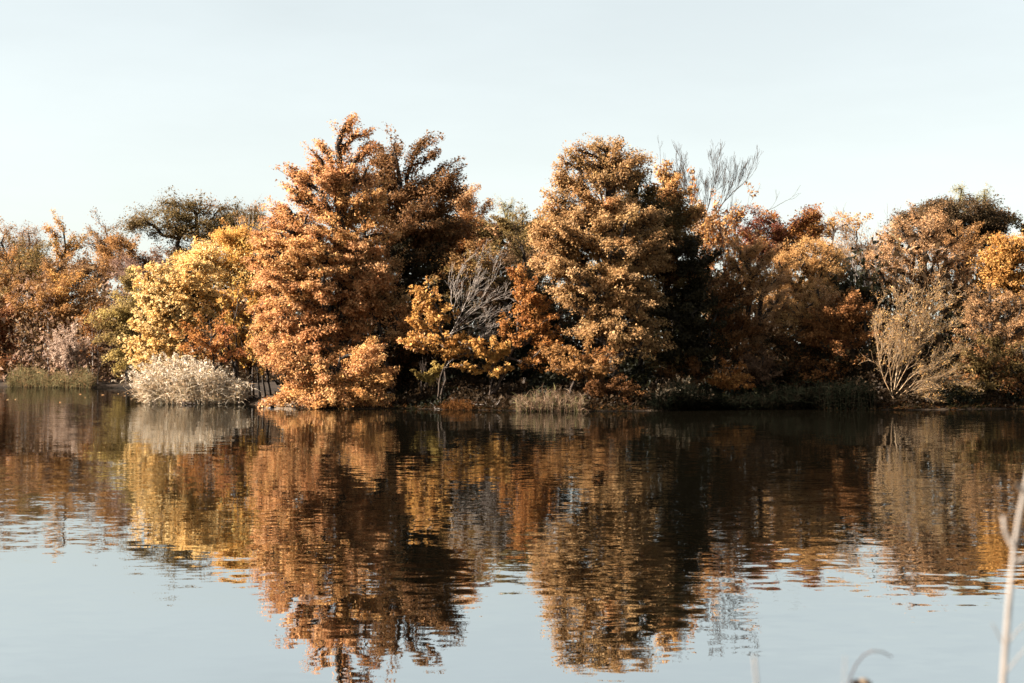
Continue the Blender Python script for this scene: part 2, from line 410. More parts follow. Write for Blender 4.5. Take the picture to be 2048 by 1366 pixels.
    if droop:
        off[..., 2] -= droop * (off[..., 0] ** 2 + off[..., 1] ** 2) / (br * s)
    cp = (bc[:, None] + off)
    cb = np.repeat(np.arange(nb), ncl)
    cp = cp.reshape(-1, 3)
    if gap:
        ht = np.clip((cp[:, 2] - cp[:, 2].min()) / max(np.ptp(cp[:, 2]), 0.1), 0, 1)
        keep = fbm(cp, 2.2 / (br * s), seed + 5) > -1.0 + gap + airy * (ht - 0.45)
        cp, cb = cp[keep], cb[keep]
    keep = cp[:, 2] > np.maximum(ground_z(cp[:, 0], cp[:, 1]), 0) + 0.05
    cp, cb = cp[keep], cb[keep]
    # skeleton: trunk polyline
    nT = 14
    if lean_nodes is not None:
        pts = np.array([B0] + [W(a, b, D) for a, b in lean_nodes] + [topn])
        seg = np.concatenate([[0], np.cumsum(np.linalg.norm(np.diff(pts, axis=0), axis=1))])
        tt = np.linspace(0, seg[-1], nT)
        tr = np.stack([np.interp(tt, seg, pts[:, j]) for j in range(3)], 1)
    else:
        tr = B0 + (topn - B0) * np.linspace(0, 1, nT)[:, None]
    H = tr[-1, 2] - tr[0, 2]
    wob = rng.normal(size=(nT, 3)) * np.array([1, 1, 0]) * H * 0.010; wob[0] = 0
    tr = tr + wob
    nodes = [t for t in tr]; par = [-1] + list(range(nT - 1)); plen = list(np.concatenate([[0], np.cumsum(np.linalg.norm(np.diff(tr, axis=0), axis=1))]))
    jmin = 1 + int(bare_trunk * nT)
    node_arr = np.zeros((nT + nb * 4 + len(cp) + 8, 3)); node_arr[:nT] = tr
    pl = np.zeros(len(node_arr)); pl[:nT] = plen
    par = np.full(len(node_arr), -1); par[1:nT] = np.arange(nT - 1)
    cnt = nT
    ok = np.zeros(len(node_arr), bool); ok[jmin:nT] = True
    axd = np.linalg.norm(bc[:, :2] - np.stack([np.interp(bc[:, 2], tr[:, 2], tr[:, 0]), np.interp(bc[:, 2], tr[:, 2], tr[:, 1])], 1), axis=1)
    bnode = np.zeros(nb, int)
    for i in np.argsort(axd + 0.15 * (bc[:, 2] - z0)):
        ids = np.nonzero(ok[:cnt])[0]
        d = bc[i] - node_arr[ids]
        dist = np.linalg.norm(d, axis=1); dxy = np.linalg.norm(d[:, :2], axis=1)
        cost = dist + 0.22 * pl[ids] + 0.9 * np.maximum(0, up * dxy - d[:, 2])
        j = ids[np.argmin(cost)]
        Ld = np.linalg.norm(bc[i] - node_arr[j])
        prev = j
        for t in (0.35, 0.7):
            m_ = node_arr[j] + (bc[i] - node_arr[j]) * t + rng.normal(size=3) * Ld * 0.05 + np.array([0, 0, Ld * 0.06 * math.sin(t * 3.1)])
            node_arr[cnt] = m_; par[cnt] = prev; pl[cnt] = pl[prev] + Ld * 0.35; ok[cnt] = True; prev = cnt; cnt += 1
        node_arr[cnt] = bc[i]; par[cnt] = prev; pl[cnt] = pl[j] + Ld; ok[cnt] = True; bnode[i] = cnt; cnt += 1
    n_before = cnt
    # twigs to clumps
    nc = len(cp)
    node_arr[cnt:cnt + nc] = cp; par[cnt:cnt + nc] = bnode[cb]
    total = cnt + nc
    load = np.zeros(total); load[cnt:total] = 1.0
    for i in range(total - 1, 0, -1):
        load[par[i]] += load[i]
    rad = twig * np.maximum(load, 1) ** 0.5
    rad = rad * (1 + (trunk_r / rad[0] - 1) * np.clip(np.log(np.maximum(load, 1)) / np.log(load[0]), 0, 1) ** 2)
    ii = np.arange(1, total); pa = par[1:total]
    A, Bp = node_arr[pa], node_arr[ii]
    rb = rad[ii]; ra = np.minimum(rad[pa], rb * 1.35); ra = np.where(ii < nT, rad[pa], ra)
    ra[0] *= 1.25
    sel = np.ones(len(ii), bool); sel[n_before - 1:] = rng.random(nc) < 0.10
    t = empty(name, (X0, Y0, z0), label, cat, group)
    tubes_multi('trunk', A[sel], Bp[sel], ra[sel], rb[sel], bark or M_BARK, t)
    # leaves
    sig = min(cr * br, 7.0) * s * tufty * 0.75
    lp = np.repeat(cp, leaves_per, axis=0) + np.clip(rng.normal(size=(nc * leaves_per, 3)), -1.7, 1.7) * sig * np.array([1, 1, 0.8])
    lb = np.repeat(cb, leaves_per)
    outw = unit(lp - bc[lb])
    nrm = unit(rng.normal(size=lp.shape) * 0.55 + outw * 0.40 + np.array([0, -0.10, 0.60]))
    kb = rng.integers(0, len(palette), nb)
    cbough = palette[kb] * rng.uniform(0.85, 1.15, (nb, 1))
    col = 0.45 * cbough[lb] + 0.55 * palette[rng.integers(0, len(palette), len(lp))]
    if palette2 is not None:
        sel2 = (fbm(bc, 0.55, seed + 2) + rng.normal(size=nb) * 0.35 > 1 - 2 * mix2)
        c2 = palette2[rng.integers(0, len(palette2), len(lp))]
        m2 = sel2[lb] & (rng.random(len(lp)) < 0.8)
        col = np.where(m2[:, None], c2, col)
    col = col * rng.uniform(0.72, 1.25, (len(lp), 1))
    ok2 = lp[:, 2] > 0.04
    lp, nrm, col = lp[ok2], nrm[ok2], col[ok2]
    cro = quads('crown', leaf_quads(lp, nrm, leaf * s * np.ones(len(lp)), aspect, rng), mat or M_LEAF, t, col)
    cro['kind'] = 'stuff'
    return t

def grow(segs, tips, p, d, Ln, r, depth, rng, spread, trop, kids, taper, wob):
    """branch of four pieces that forks again and again"""
    n = 4
    pts = [p]; dirs = []
    for i in range(n):
        d = unit(d + rng.normal(size=3) * wob + trop * 0.12)
        q = p + d * Ln / n
        r2 = r * (1 - (1 - taper) / n)
        segs.append((p, q, r, r2)); p, r = q, r2
        pts.append(p); dirs.append(d)
    if depth <= 0:
        tips.append((p, d)); return
    nk = rng.integers(kids[0], kids[1] + 1)
    for j in range(nk):
        i = n if j == 0 else rng.integers(1, n + 1)
        a = unit(rng.normal(size=3)); a = unit(a - dirs[i - 1] * (a @ dirs[i - 1]))
        ang = spread * rng.uniform(0.5, 1.3) * (0.5 if j == 0 else 1)
        dd = unit(dirs[i - 1] * math.cos(ang) + a * math.sin(ang))
        grow(segs, tips, pts[i], dd, Ln * rng.uniform(0.6, 0.85), r * (0.85 if j == 0 else rng.uniform(0.5, 0.7)), depth - 1, rng, spread, trop, kids, taper, wob)

def bare_tree(name, label, D, stems, seed, bark, depth=3, Ln=2.0, r=0.05, spread=0.55, trop=(0, 0, 1), kids=(2, 4), shoots=10, cat='tree', group=None,
              rmin=0.009, palette=None, leaves=0, leaf=5.0, dirb=None, wob=0.10, base=None, stem_r=None, elev_from=0.25, yspread=1.0):
    """stems: pixel polylines of the main limbs; finer branches fork from them"""
    rng = np.random.default_rng(seed)
    s = D / FPX
    bx = base if base is not None else stems[0][0][0]
    X0 = (bx - 1024) / FPX * D; z0 = float(ground_z(X0, D))
    t = empty(name, (X0, D, z0), label, cat, group)
    segs, tips = [], []
    trop = np.array(trop, float)
    for si, st in enumerate(stems):
        P = np.array([W(a[0], a[1], D + (a[2] if len(a) > 2 else 0)) for a in st])
        if si == 0 and base is not None:
            P = np.concatenate([[[X0, D, z0 - 0.1]], P])
        seg = np.concatenate([[0], np.cumsum(np.linalg.norm(np.diff(P, axis=0), axis=1))])
        n = max(5, int(seg[-1] / 0.5))
        tt = np.linspace(0, seg[-1], n)
        Q = np.stack([np.interp(tt, seg, P[:, j]) for j in range(3)], 1)
        Q[1:-1] += rng.normal(size=(n - 2, 3)) * 0.03 * seg[-1] / 6
        sr = (stem_r or r * 1.6)
        rr = sr * (1 - 0.72 * np.linspace(0, 1, n))
        for i in range(n - 1):
            segs.append((Q[i], Q[i + 1], rr[i], rr[i + 1]))
        for j in range(shoots):
            f = elev_from + (1 - elev_from) * (j + rng.random()) / shoots
            i = min(n - 2, int(f * (n - 1)))
            d0 = unit(Q[i + 1] - Q[i])
            a = rng.normal(size=3) * np.array([1, yspread, 1]); a = unit(a - d0 * (a @ d0))
            d = unit(d0 + a * math.tan(spread) + (np.array(dirb, float) if dirb is not None else 0))
            grow(segs, tips, Q[i], d, Ln * rng.uniform(0.6, 1.2) * (1.15 - 0.5 * f), max(rr[i] * 0.55, r * 0.4), depth, rng, spread, trop, kids, 0.55, wob)
        grow(segs, tips, Q[-1], unit(Q[-1] - Q[-2]), Ln * 0.8, rr[-1], depth, rng, spread, trop, kids, 0.55, wob)
    A = np.array([x[0] for x in segs]); B = np.array([x[1] for x in segs])
    ra = np.maximum(np.array([x[2] for x in segs]), rmin); rb = np.maximum(np.array([x[3] for x in segs]), rmin * 0.7)
    keep = B[:, 2] > 0.06
    tubes_multi('branches', A[keep], B[keep], ra[keep], rb[keep], bark, t, thick=0.06)
    if leaves:
        kk = rng.integers(0, len(tips), leaves)
        tp = np.array([x[0] for x in tips])[kk]; td = np.array([x[1] for x in tips])[kk]
        P = tp - td * rng.random((leaves, 1)) * Ln * 0.4 + rng.normal(size=(leaves, 3)) * 0.10
        P = P[P[:, 2] > 0.1]
        nrm = unit(rng.normal(size=P.shape) + np.array([0, 0, 0.4]))
        col = palette[rng.integers(0, len(palette), len(P))] * rng.uniform(0.75, 1.2, (len(P), 1))
        c = quads('crown', leaf_quads(P, nrm, np.full(len(P), leaf * s), 0.5, rng), M_LEAF, t, col); c['kind'] = 'stuff'
    return t

def ribbons(P, d, Ln, w, sag, rng, seg=3):
    """curved tapering blades: (n*seg,4,3)"""
    n = len(P)
    side = unit(np.cross(d, rng.normal(size=(n, 3))))
    tt = np.linspace(0, 1, seg + 1)
    dh = unit(d * np.array([1, 1, 0]) + 1e-6)
    pos = P[:, None] + d[:, None] * (Ln[:, None] * tt)[..., None]
    bend = (sag[:, None] * Ln[:, None] * tt ** 2)[..., None]
    pos = pos + dh[:, None] * bend * 0.6 + np.array([0, 0, -1.0]) * bend
    ww = (w[:, None] * np.clip(1.05 - tt ** 1.5, 0.06, 1))[..., None] * 0.5
    l, r = pos - side[:, None] * ww, pos + side[:, None] * ww
    return np.stack([l[:, :-1], r[:, :-1], r[:, 1:], l[:, 1:]], 2).reshape(-1, 4, 3)

def reeds(name, label, D, x0, x1, hfun, n, seed, palette, cat='reeds', group=None, depth=2.5, leaves=5, leaf_len=0.75, leaf_w=0.030, plume=0, plume_pal=None,
          lean=0.12, wind=(0.0, 0.0), sag=0.35, stem_r=0.010, front=None, base_spread=0.0, rough=0.30):
    rng = np.random.default_rng(seed)
    px = rng.uniform(x0, x1, n); dy = depth * rng.random(n)
    X = (px - 1024) / FPX * D
    Y = (np.interp(X, _front[:, 0], _front[:, 1]) - 0.9 if front is None else front(X)) + dy
    Z = np.maximum(ground_z(X, Y), -0.05)
    h = hfun((px - x0) / (x1 - x0)) * rng.uniform(0.5, 1.1, n) * (1 + rough * fbm(np.stack([X, Y], 1), 3.2, seed))
    base = np.stack([X, Y, Z - 0.02], 1)
    d = unit(np.stack([rng.normal(size=n) * lean + wind[0], rng.normal(size=n) * lean + wind[1], np.ones(n)], 1))
    if base_spread:
        d = unit(d + np.stack([((px - x0) / (x1 - x0) - 0.5) * base_spread, -0.2 * base_spread * (1 - dy / depth), np.zeros(n)], 1))
    cx = (x0 + x1) / 2; X0 = (cx - 1024) / FPX * D
    t = empty(name, (X0, float(Y.mean()), float(Z.min())), label, cat, group)
    # stems in three pieces
    k1 = base + d * (h * 0.4)[:, None]; bendv = np.stack([rng.normal(size=n), rng.normal(size=n), np.zeros(n)], 1) * 0.06 + np.array([wind[0], wind[1], 0]) * 0.25
    k2 = k1 + unit(d + bendv) * (h * 0.35)[:, None]; k3 = k2 + unit(d + 2.2 * bendv) * (h * 0.25)[:, None]
    A = np.concatenate([base, k1, k2]); B = np.concatenate([k1, k2, k3])
    ra = np.full(3 * n, stem_r); rb = np.concatenate([np.full(2 * n, stem_r * 0.9), np.full(n, stem_r * 0.4)])
    # stems carry colour too, so build as leaf quads strips: three sided tubes with the reed material
    sides = 3
    dd = unit(B - A); u = unit(np.cross(dd, [[0.3, 1, 0.1]])); w = np.cross(dd, u); ang = np.arange(3) * 2.0944
    ring = u[:, None] * np.cos(ang)[None, :, None] + w[:, None] * np.sin(ang)[None, :, None]
    Va = A[:, None] + ring * ra[:, None, None]; Vb = B[:, None] + ring * rb[:, None, None]
    Q = np.stack([Va, np.roll(Va, -1, 1), np.roll(Vb, -1, 1), Vb], 2).reshape(-1, 4, 3)
    cs = palette[rng.integers(0, len(palette), n)] * rng.uniform(0.7, 1.15, (n, 1))
    o = quads('stalks', Q, M_REED, t, np.repeat(np.tile(cs, (3, 1)), 3, axis=0)); o['kind'] = 'stuff'
    # blades
    m_ = n * leaves
    f = rng.uniform(0.12, 0.98, m_); sidx = np.repeat(np.arange(n), leaves)
    pos = np.where((f < 0.4)[:, None], base[sidx] + (k1 - base)[sidx] * (f / 0.4)[:, None],
                   np.where((f < 0.75)[:, None], k1[sidx] + (k2 - k1)[sidx] * ((f - 0.4) / 0.35)[:, None], k2[sidx] + (k3 - k2)[sidx] * ((f - 0.75) / 0.25)[:, None]))
    a = rng.uniform(0, 6.283, m_)
    bd = unit(np.stack([np.cos(a), np.sin(a), rng.uniform(0.5, 1.8, m_)], 1) + np.array([wind[0], wind[1], 0]) * 2)
    LL = leaf_len * rng.uniform(0.5, 1.3, m_)
    Qb = ribbons(pos, bd, LL, leaf_w * rng.uniform(0.7, 1.4, m_), sag * rng.uniform(0.4, 2.0, m_), rng)
    cb = palette[rng.integers(0, len(palette), m_)] * rng.uniform(0.65, 1.25, (m_, 1))
    ok = Qb[..., 2].min(1) > 0.01
    cb3 = np.repeat(cb, 3, axis=0)
    o = quads('blades', Qb[ok], M_REED, t, cb3[ok]); o['kind'] = 'stuff'
    if plume:
        who = np.nonzero(rng.random(n) < plume)[0]; per = 16
        idx_ = np.repeat(who, per)
        tt = rng.random(len(idx_))
        tipd = unit(k3 - k2)[idx_]
        P = k3[idx_] + tipd * (tt * 0.30 - 0.05)[:, None] + np.array([wind[0], wind[1], -0.3])[None] * (tt ** 2)[:, None] * 0.35 + rng.normal(size=(len(idx_), 3)) * 0.035
        nrm = unit(rng.normal(size=P.shape))
        pp = plume_pal if plume_pal is not None else palette
        c = pp[rng.integers(0, len(pp), len(P))] * rng.uniform(0.8, 1.2, (len(P), 1))
        o = quads('plumes', leaf_quads(P, nrm, np.full(len(P), 0.14), 0.4, rng), M_REED, t, c); o['kind'] = 'stuff'
    return t

# ------------------------------------------------------------------ left shore, farthest rank
tree('oak_tree', 'brown leafed tree at the left frame edge, below the skyline gap', 200, 12, [(8, 492, 40, 48), (-30, 520, 50, 60)], P_BROWN, 101, group='trees on the far left shore', gap=0.35, leaf=5.5, trunk_r=0.25, br=22)
tree('feathery_tree', 'reddish brown tree with feathery pointed top on the far left skyline', 205, 58, [(58, 470, 34, 42), (52, 505, 46, 40), (70, 540, 40, 40)], P_BROWN_MAUVE, 102, group='trees on the far left shore', gap=0.3, leaf=5, aspect=0.4, br=18, elong=(0.3, 0, 1.5), trunk_r=0.25, palette2=P_BROWN, mix2=0.5)
tree('airy_tree', 'airy yellow orange tree with visible forked limbs on the far left skyline', 198, 128, [(128, 468, 36, 26), (108, 488, 26, 24), (150, 490, 24, 24), (128, 515, 34, 26)], P_YELLOW_OR, 103, group='trees on the far left shore', gap=0.62, k=0.30, leaf=5.5, br=18, trunk_r=0.28, palette2=P_ORANGE_BR, mix2=0.4)
tree('oak_tree', 'grey brown airy tree left of the dark spreading oak on the skyline', 204, 208, [(210, 470, 38, 28), (188, 492, 26, 24), (226, 500, 30, 30), (205, 530, 40, 30)], P_BROWN, 104, group='trees on the far left shore', gap=0.5, k=0.36, leaf=5.5, br=18, trunk_r=0.28)
tree('oak_tree', 'dark olive oak with spreading limbs and sky showing under its left bough', 178, 375,
     [(300, 446, 44, 26), (272, 458, 22, 20), (355, 432, 56, 36), (408, 440, 50, 44), (390, 476, 60, 34), (345, 488, 22, 16), (350, 516, 26, 18)],
     P_OLIVE_DARK * 1.5, 105, spray=0, group='trees on the far left shore', gap=0.34, k=0.5, leaf=5.5, br=20, trunk_r=0.42, up=0.25, palette2=P_OAK_DARK, mix2=0.25, top=(395, 430))
tree('oak_tree', 'olive brown oak crown behind the yellow tree, touching the big orange oak', 186, 480, [(474, 425, 46, 36), (492, 462, 44, 40), (462, 480, 40, 36), (515, 450, 26, 34)], P_OLIVE_DARK * 1.5, 106, spray=0, group='trees on the far left shore', gap=0.4, k=0.46, leaf=5.5, br=20, trunk_r=0.36, palette2=P_BROWN, mix2=0.4)
tree('maple_tree', 'dull mauve brown crown closing the gap under the spreading oak bough', 192, 325, [(285, 530, 48, 24), (330, 522, 44, 24), (380, 520, 44, 24), (310, 556, 70, 26)], P_BROWN_MAUVE, 116, group='trees on the far left shore', br=18, k=0.44, palette2=P_ORANGE_BR, mix2=0.3)
# second rank
tree('maple_tree', 'orange brown rounded tree below the airy skyline trees, far left shore', 188, 236, [(238, 505, 34, 30), (262, 500, 26, 26), (214, 525, 30, 30)], P_ORANGE_BR, 107, group='trees on the far left shore', gap=0.25, br=18, leaf=5.5)
tree('olive_tree', 'dark olive gold tree under the feathery brown crown, far left', 190, 62, [(62, 512, 42, 22), (40, 545, 44, 30), (78, 560, 34, 34)], P_OLIVE, 108, group='trees on the far left shore', gap=0.2, br=18, leaf=5.5)
tree('maple_tree', 'orange olive domed tree on the left edge of the picture', 182, 20, [(22, 545, 52, 36), (-20, 570, 50, 50), (40, 590, 56, 44)], P_ORANGE_BR, 109, group='trees on the far left shore', br=22, palette2=P_OLIVE, mix2=0.45)
tree('mauve_tree', 'mauve brown leafless looking thicket below the spreading oak', 185, 300, [(250, 552, 44, 30), (300, 545, 48, 26), (345, 535, 36, 22), (285, 575, 50, 30)], P_MAUVE, 110, group='trees on the far left shore', leaf=5, aspect=0.3, br=20, gap=0.2)
tree('maple_tree', 'brown tree between the orange dome and the mauve thicket', 184, 128, [(120, 545, 40, 32), (150, 565, 44, 34), (105, 575, 36, 30), (190, 560, 36, 30)], P_BROWN, 111, group='trees on the far left shore', br=20, gap=0.25, palette2=P_ORANGE_BR, mix2=0.35)
# shore rank
tree('red_maple', 'red leafed tree at the left edge above the green shore reeds', 179, 12, [(4, 640, 40, 44), (0, 690, 42, 40), (22, 725, 26, 28), (-25, 650, 40, 60)], P_RED, 112, group='trees on the far left shore', br=22, palette2=P_RUST, mix2=0.4, gap=0.2)
tree('maple_tree', 'broad orange brown tree with slim pale stems behind the pink shrub', 178, 118, [(118, 590, 66, 36), (78, 620, 50, 40), (150, 625, 66, 46), (95, 660, 50, 34), (165, 665, 50, 34), (200, 610, 40, 40)], P_ORANGE_BR, 113, group='trees on the far left shore', k=0.44, br=24, gap=0.22, trunk_r=0.16, bark=M_BARK_PALE, palette2=P_YELLOW_OR, mix2=0.25, bare_trunk=0.2)
tree('maple_tree', 'small orange topped tree on slim pale stems beside the pink shrub', 172, 178, [(182, 648, 26, 24), (192, 692, 22, 16), (168, 700, 20, 14)], P_ORANGE, 114, group='trees on the far left shore', br=16, k=0.40, gap=0.3, trunk_r=0.10, bark=M_BARK_PALE, bare_trunk=0.35)
tree('willow_tree', 'olive green tree with drooping boughs left of the bright yellow tree', 166.5, 255, [(262, 585, 34, 34), (240, 630, 36, 46), (270, 650, 40, 50), (236, 690, 28, 36), (266, 712, 30, 22)], P_GREEN_YEL, 115, group='trees on the far left shore', br=24, k=0.46, palette2=P_OLIVE, mix2=0.45, trunk_r=0.25, gap=0.15, droop=0.25)
for i, (x, y0, y1, ln) in enumerate([(66, 620, 752, 6), (98, 610, 755, -4), (172, 640, 752, 10), (186, 650, 758, -2), (196, 690, 772, 0)]):
    bare_tree('slim_tree', ['thin pale stem near the red maple, far left shore', 'thin grey stem behind the pink shrub on its left', 'thin pale stem leaning left above the green reeds',
              'straight pale stem right of the pink shrub', 'slender stem standing at the reed edge beside the dark cove'][i], 178 - 2.4 * i, [[(x, 752), (x + ln * 0.3, (y0 + y1) / 2), (x + ln, y0)]], 300 + i, M_BARK_PALE,
              depth=1, Ln=1.6, r=0.035, stem_r=0.07, shoots=7, spread=0.6, group='slim stems on the far left shore', base=x, rmin=0.014)
# pink shrub leaning over the water
bare_tree('pink_shrub', 'pinkish grey twiggy shrub leaning left over the left shore reeds', 167.5, [[(146, 770), (138, 752), (130, 728), (118, 712)], [(137, 750), (134, 726), (140, 704)], [(152, 764), (156, 735), (150, 706)]], 320, M_TWIG_PINK,
          depth=3, Ln=1.7, r=0.05, stem_r=0.13, shoots=9, spread=0.75, kids=(2, 3), palette=1.1 * pal((206, 172, 146), (190, 154, 128), (216, 186, 162)), leaves=6500, leaf=3.2, cat='shrub', base=148, rmin=0.014)

# ------------------------------------------------------------------ promontory, back rank
tree('oak_tree', 'pale tan airy tree behind the dark brown oak on the skyline', 140, 935, [(930, 410, 36, 32), (955, 440, 34, 34), (910, 450, 34, 40), (940, 480, 44, 36)], P_TAN, 120, group='trees behind the promontory', gap=0.5, k=0.36, br=20, palette2=P_OLIVE, mix2=0.3)
tree('pine_tree', 'small pale green tufted tree poking above the skyline between the oaks', 152, 1018, [(1018, 420, 24, 24), (1016, 448, 20, 22)], P_PINE, 121, group='trees behind the promontory', gap=0.3, k=0.42, br=13, leaf=6, aspect=0.25, trunk_r=0.16, bark=M_BARK_PALE)
tree('oak_tree', 'dull brown tree under the small pale green treetop', 138, 990, [(985, 470, 34, 32), (1030, 485, 40, 34), (975, 505, 36, 40), (1060, 470, 30, 34)], P_BROWN_MAUVE * 0.6, 122, group='trees behind the promontory', br=22, gap=0.3, palette2=P_GREEN_SHADE, mix2=0.3)  # palette cut: shade between the oaks painted into the leaves
tree('rust_maple', 'rust orange rounded crown between the two big oaks', 116, 915, [(918, 478, 44, 34), (885, 500, 34, 40), (945, 505, 34, 30), (905, 540, 50, 34)], P_RUST * 0.85, 123, group='trees behind the promontory', br=24, k=0.45, palette2=P_ORANGE, mix2=0.45)  # rust lowered a little as part of the painted gap shade
tree('oak_tree', 'olive gold crown just below the rust orange one', 113, 965, [(968, 505, 34, 28), (940, 530, 40, 26), (895, 560, 36, 26)], P_TAN_GOLD * 0.65, 124, group='trees behind the promontory', br=22, k=0.42, palette2=P_OLIVE, mix2=0.5, gap=0.25)  # olive gold darkened in the colour to read as shade
tree('oak_tree', 'brown tree with shade painted in, behind the white bare branches, left of the tan oak', 112, 1050, [(1050, 540, 50, 60), (1010, 580, 44, 50), (1075, 600, 50, 60), (1040, 650, 60, 50)], P_BROWN_MAUVE * 0.4, 125, group='trees behind the promontory', br=28, k=0.40, gap=0.25, palette2=P_OLIVE_DARK, mix2=0.3)  # leaf brown cut hard, painting shade into this gap
tree('red_maple', 'dark red maroon crown on the right skyline above the tan domes', 126, 1560, [(1560, 455, 66, 34), (1600, 466, 40, 34), (1512, 480, 42, 36), (1560, 500, 64, 34)], P_MAROON, 126, group='trees behind the promontory', br=24, k=0.50, palette2=P_ORANGE, mix2=0.28)
tree('airy_tree', 'thin pale yellow tree with sky showing through, right of the red crown', 132, 1690, [(1660, 450, 40, 20), (1712, 462, 40, 22), (1745, 490, 30, 24), (1640, 475, 34, 20), (1690, 510, 40, 24)], P_YELLOW_OR, 127, group='trees behind the promontory', gap=0.5, k=0.36, br=18, leaf=5.5, bark=M_BARK_PALE, trunk_r=0.2, palette2=P_TAN, mix2=0.4)
tree('cedar_tree', 'dark brown green evergreen crown highest on the right skyline', 142, 1930, [(1940, 430, 72, 34), (1985, 445, 44, 30), (1905, 450, 50, 34), (1945, 470, 70, 30)], P_EVER * 0.8, 128, spray=0, group='trees behind the promontory', br=22, k=0.55, gap=0.2, up=0.2)
tree('cedar_tree', 'brown evergreen crown to the left of the highest dark one', 139, 1850, [(1850, 420, 44, 28), (1822, 450, 34, 30), (1870, 460, 40, 30)], P_EVER, 129, spray=0, group='trees behind the promontory', br=20, k=0.5, gap=0.3, palette2=P_BROWN, mix2=0.5)
for i, (x, y, w_, lab) in enumerate([(1918, 398, 24, 'olive pine tip, the taller of two spikes above the dark evergreen'), (1966, 400, 28, 'olive pine tip right of the tallest spike above the dark evergreen'), (1793, 440, 18, 'small olive pine tip left of the brown evergreen crown')]):
    tree('pine_tree', lab, 152, x, [(x, y - 4, w_ * 0.55, 28), (x - 2, y + 22, w_, 26), (x + 4, y + 50, w_ * 1.2, 30)], P_PINE if i < 2 else P_GREEN_YEL, 130 + i, group='pine tips on the right skyline', br=12, k=0.42, leaf=7, aspect=0.2, gap=0.3, elong=(0.1, 0, 1.7), palette2=P_EVER, mix2=0.4)
tree('oak_tree', 'dark evergreen bough at the right frame edge behind the golden tree', 135, 2075, [(2070, 480, 40, 40), (2080, 520, 40, 50)], P_GREEN_SHADE, 134, group='trees behind the promontory', br=20)

tree('oak_tree', 'brown crown deep behind the silvery bare branches', 124, 960, [(930, 560, 60, 50), (1000, 555, 60, 60), (1060, 560, 50, 60), (960, 620, 90, 50), (1050, 640, 60, 50), (880, 600, 50, 50)], P_BROWN * 0.45, 135, group='trees behind the promontory', br=26, k=0.4, palette2=P_OLIVE_DARK, mix2=0.4)  # brown lowered so this rear crown carries painted shade
tree('tan_maple', 'hazy tan crown between the thin yellow tree and the tall tan pink tree', 128, 1745, [(1745, 505, 44, 30), (1715, 540, 50, 34), (1765, 550, 40, 40), (1730, 590, 60, 40)], P_TAN, 136, group='trees behind the promontory', k=0.36, leaf=4.6, aspect=0.5, br=15, gap=0.4)
tree('oak_tree', 'olive tan crown behind the dip between the two tall oaks', 134, 1035, [(1000, 465, 44, 28), (1045, 455, 36, 34), (1060, 490, 46, 34), (960, 462, 40, 30)], P_OLIVE, 137, group='trees behind the promontory', k=0.40, br=18, palette2=P_TAN, mix2=0.5, gap=0.25)
# bare crowns against the sky
bare_tree('bare_tree', 'tall bare leafless tree with fine upright twigs on the skyline right of centre', 124, [[(1392, 470), (1388, 410), (1382, 360)], [(1400, 470), (1420, 400), (1424, 360)], [(1418, 460), (1438, 415), (1465, 385), (1485, 368)], [(1395, 440), (1366, 380)]], 330, M_BARK_MID,
          depth=4, Ln=1.6, r=0.022, stem_r=0.075, shoots=10, spread=0.42, kids=(2, 3), base=1395, rmin=0.0105, wob=0.07, trop=(0.05, 0, 1))
bare_tree('bare_tree', 'low bare tree leaning right over the dark red crown', 130, [[(1470, 470), (1505, 445), (1540, 418), (1560, 408)], [(1462, 475), (1500, 455), (1512, 450)], [(1450, 470), (1462, 430)]], 331, M_BARK_MID,
          depth=2, Ln=1.4, r=0.03, stem_r=0.08, shoots=10, spread=0.45, kids=(2, 3), base=1452, rmin=0.011, trop=(0.3, 0, 0.8))
bare_tree('bare_tree', 'thin wispy bare tree top left of the tallest bare branches', 122, [[(1330, 400), (1326, 350), (1322, 330)]], 332, M_BARK_MID, depth=2, Ln=1.5, r=0.03, stem_r=0.06, shoots=7, spread=0.35, kids=(2, 3), base=1335, rmin=0.011)
bare_tree('bare_tree', 'mauve grey bare twigs rising between the yellow tree and the big oak', 126, [[(500, 520), (504, 480), (506, 455)], [(512, 530), (516, 490), (520, 470)], [(490, 530), (488, 490)]], 333, M_BARK_PALE, depth=2, Ln=1.7, r=0.03, stem_r=0.07, shoots=9, spread=0.35, kids=(2, 3), base=505, rmin=0.011)
bare_tree('bare_tree', 'pale bare twigs within the thin yellow tree on the right', 121, [[(1745, 560), (1740, 520), (1765, 480)], [(1725, 570), (1700, 520), (1690, 490)]], 334, M_BARK_PALE, depth=3, Ln=1.7, r=0.035, stem_r=0.09, shoots=9, spread=0.5, kids=(2, 3), base=1735, rmin=0.011)

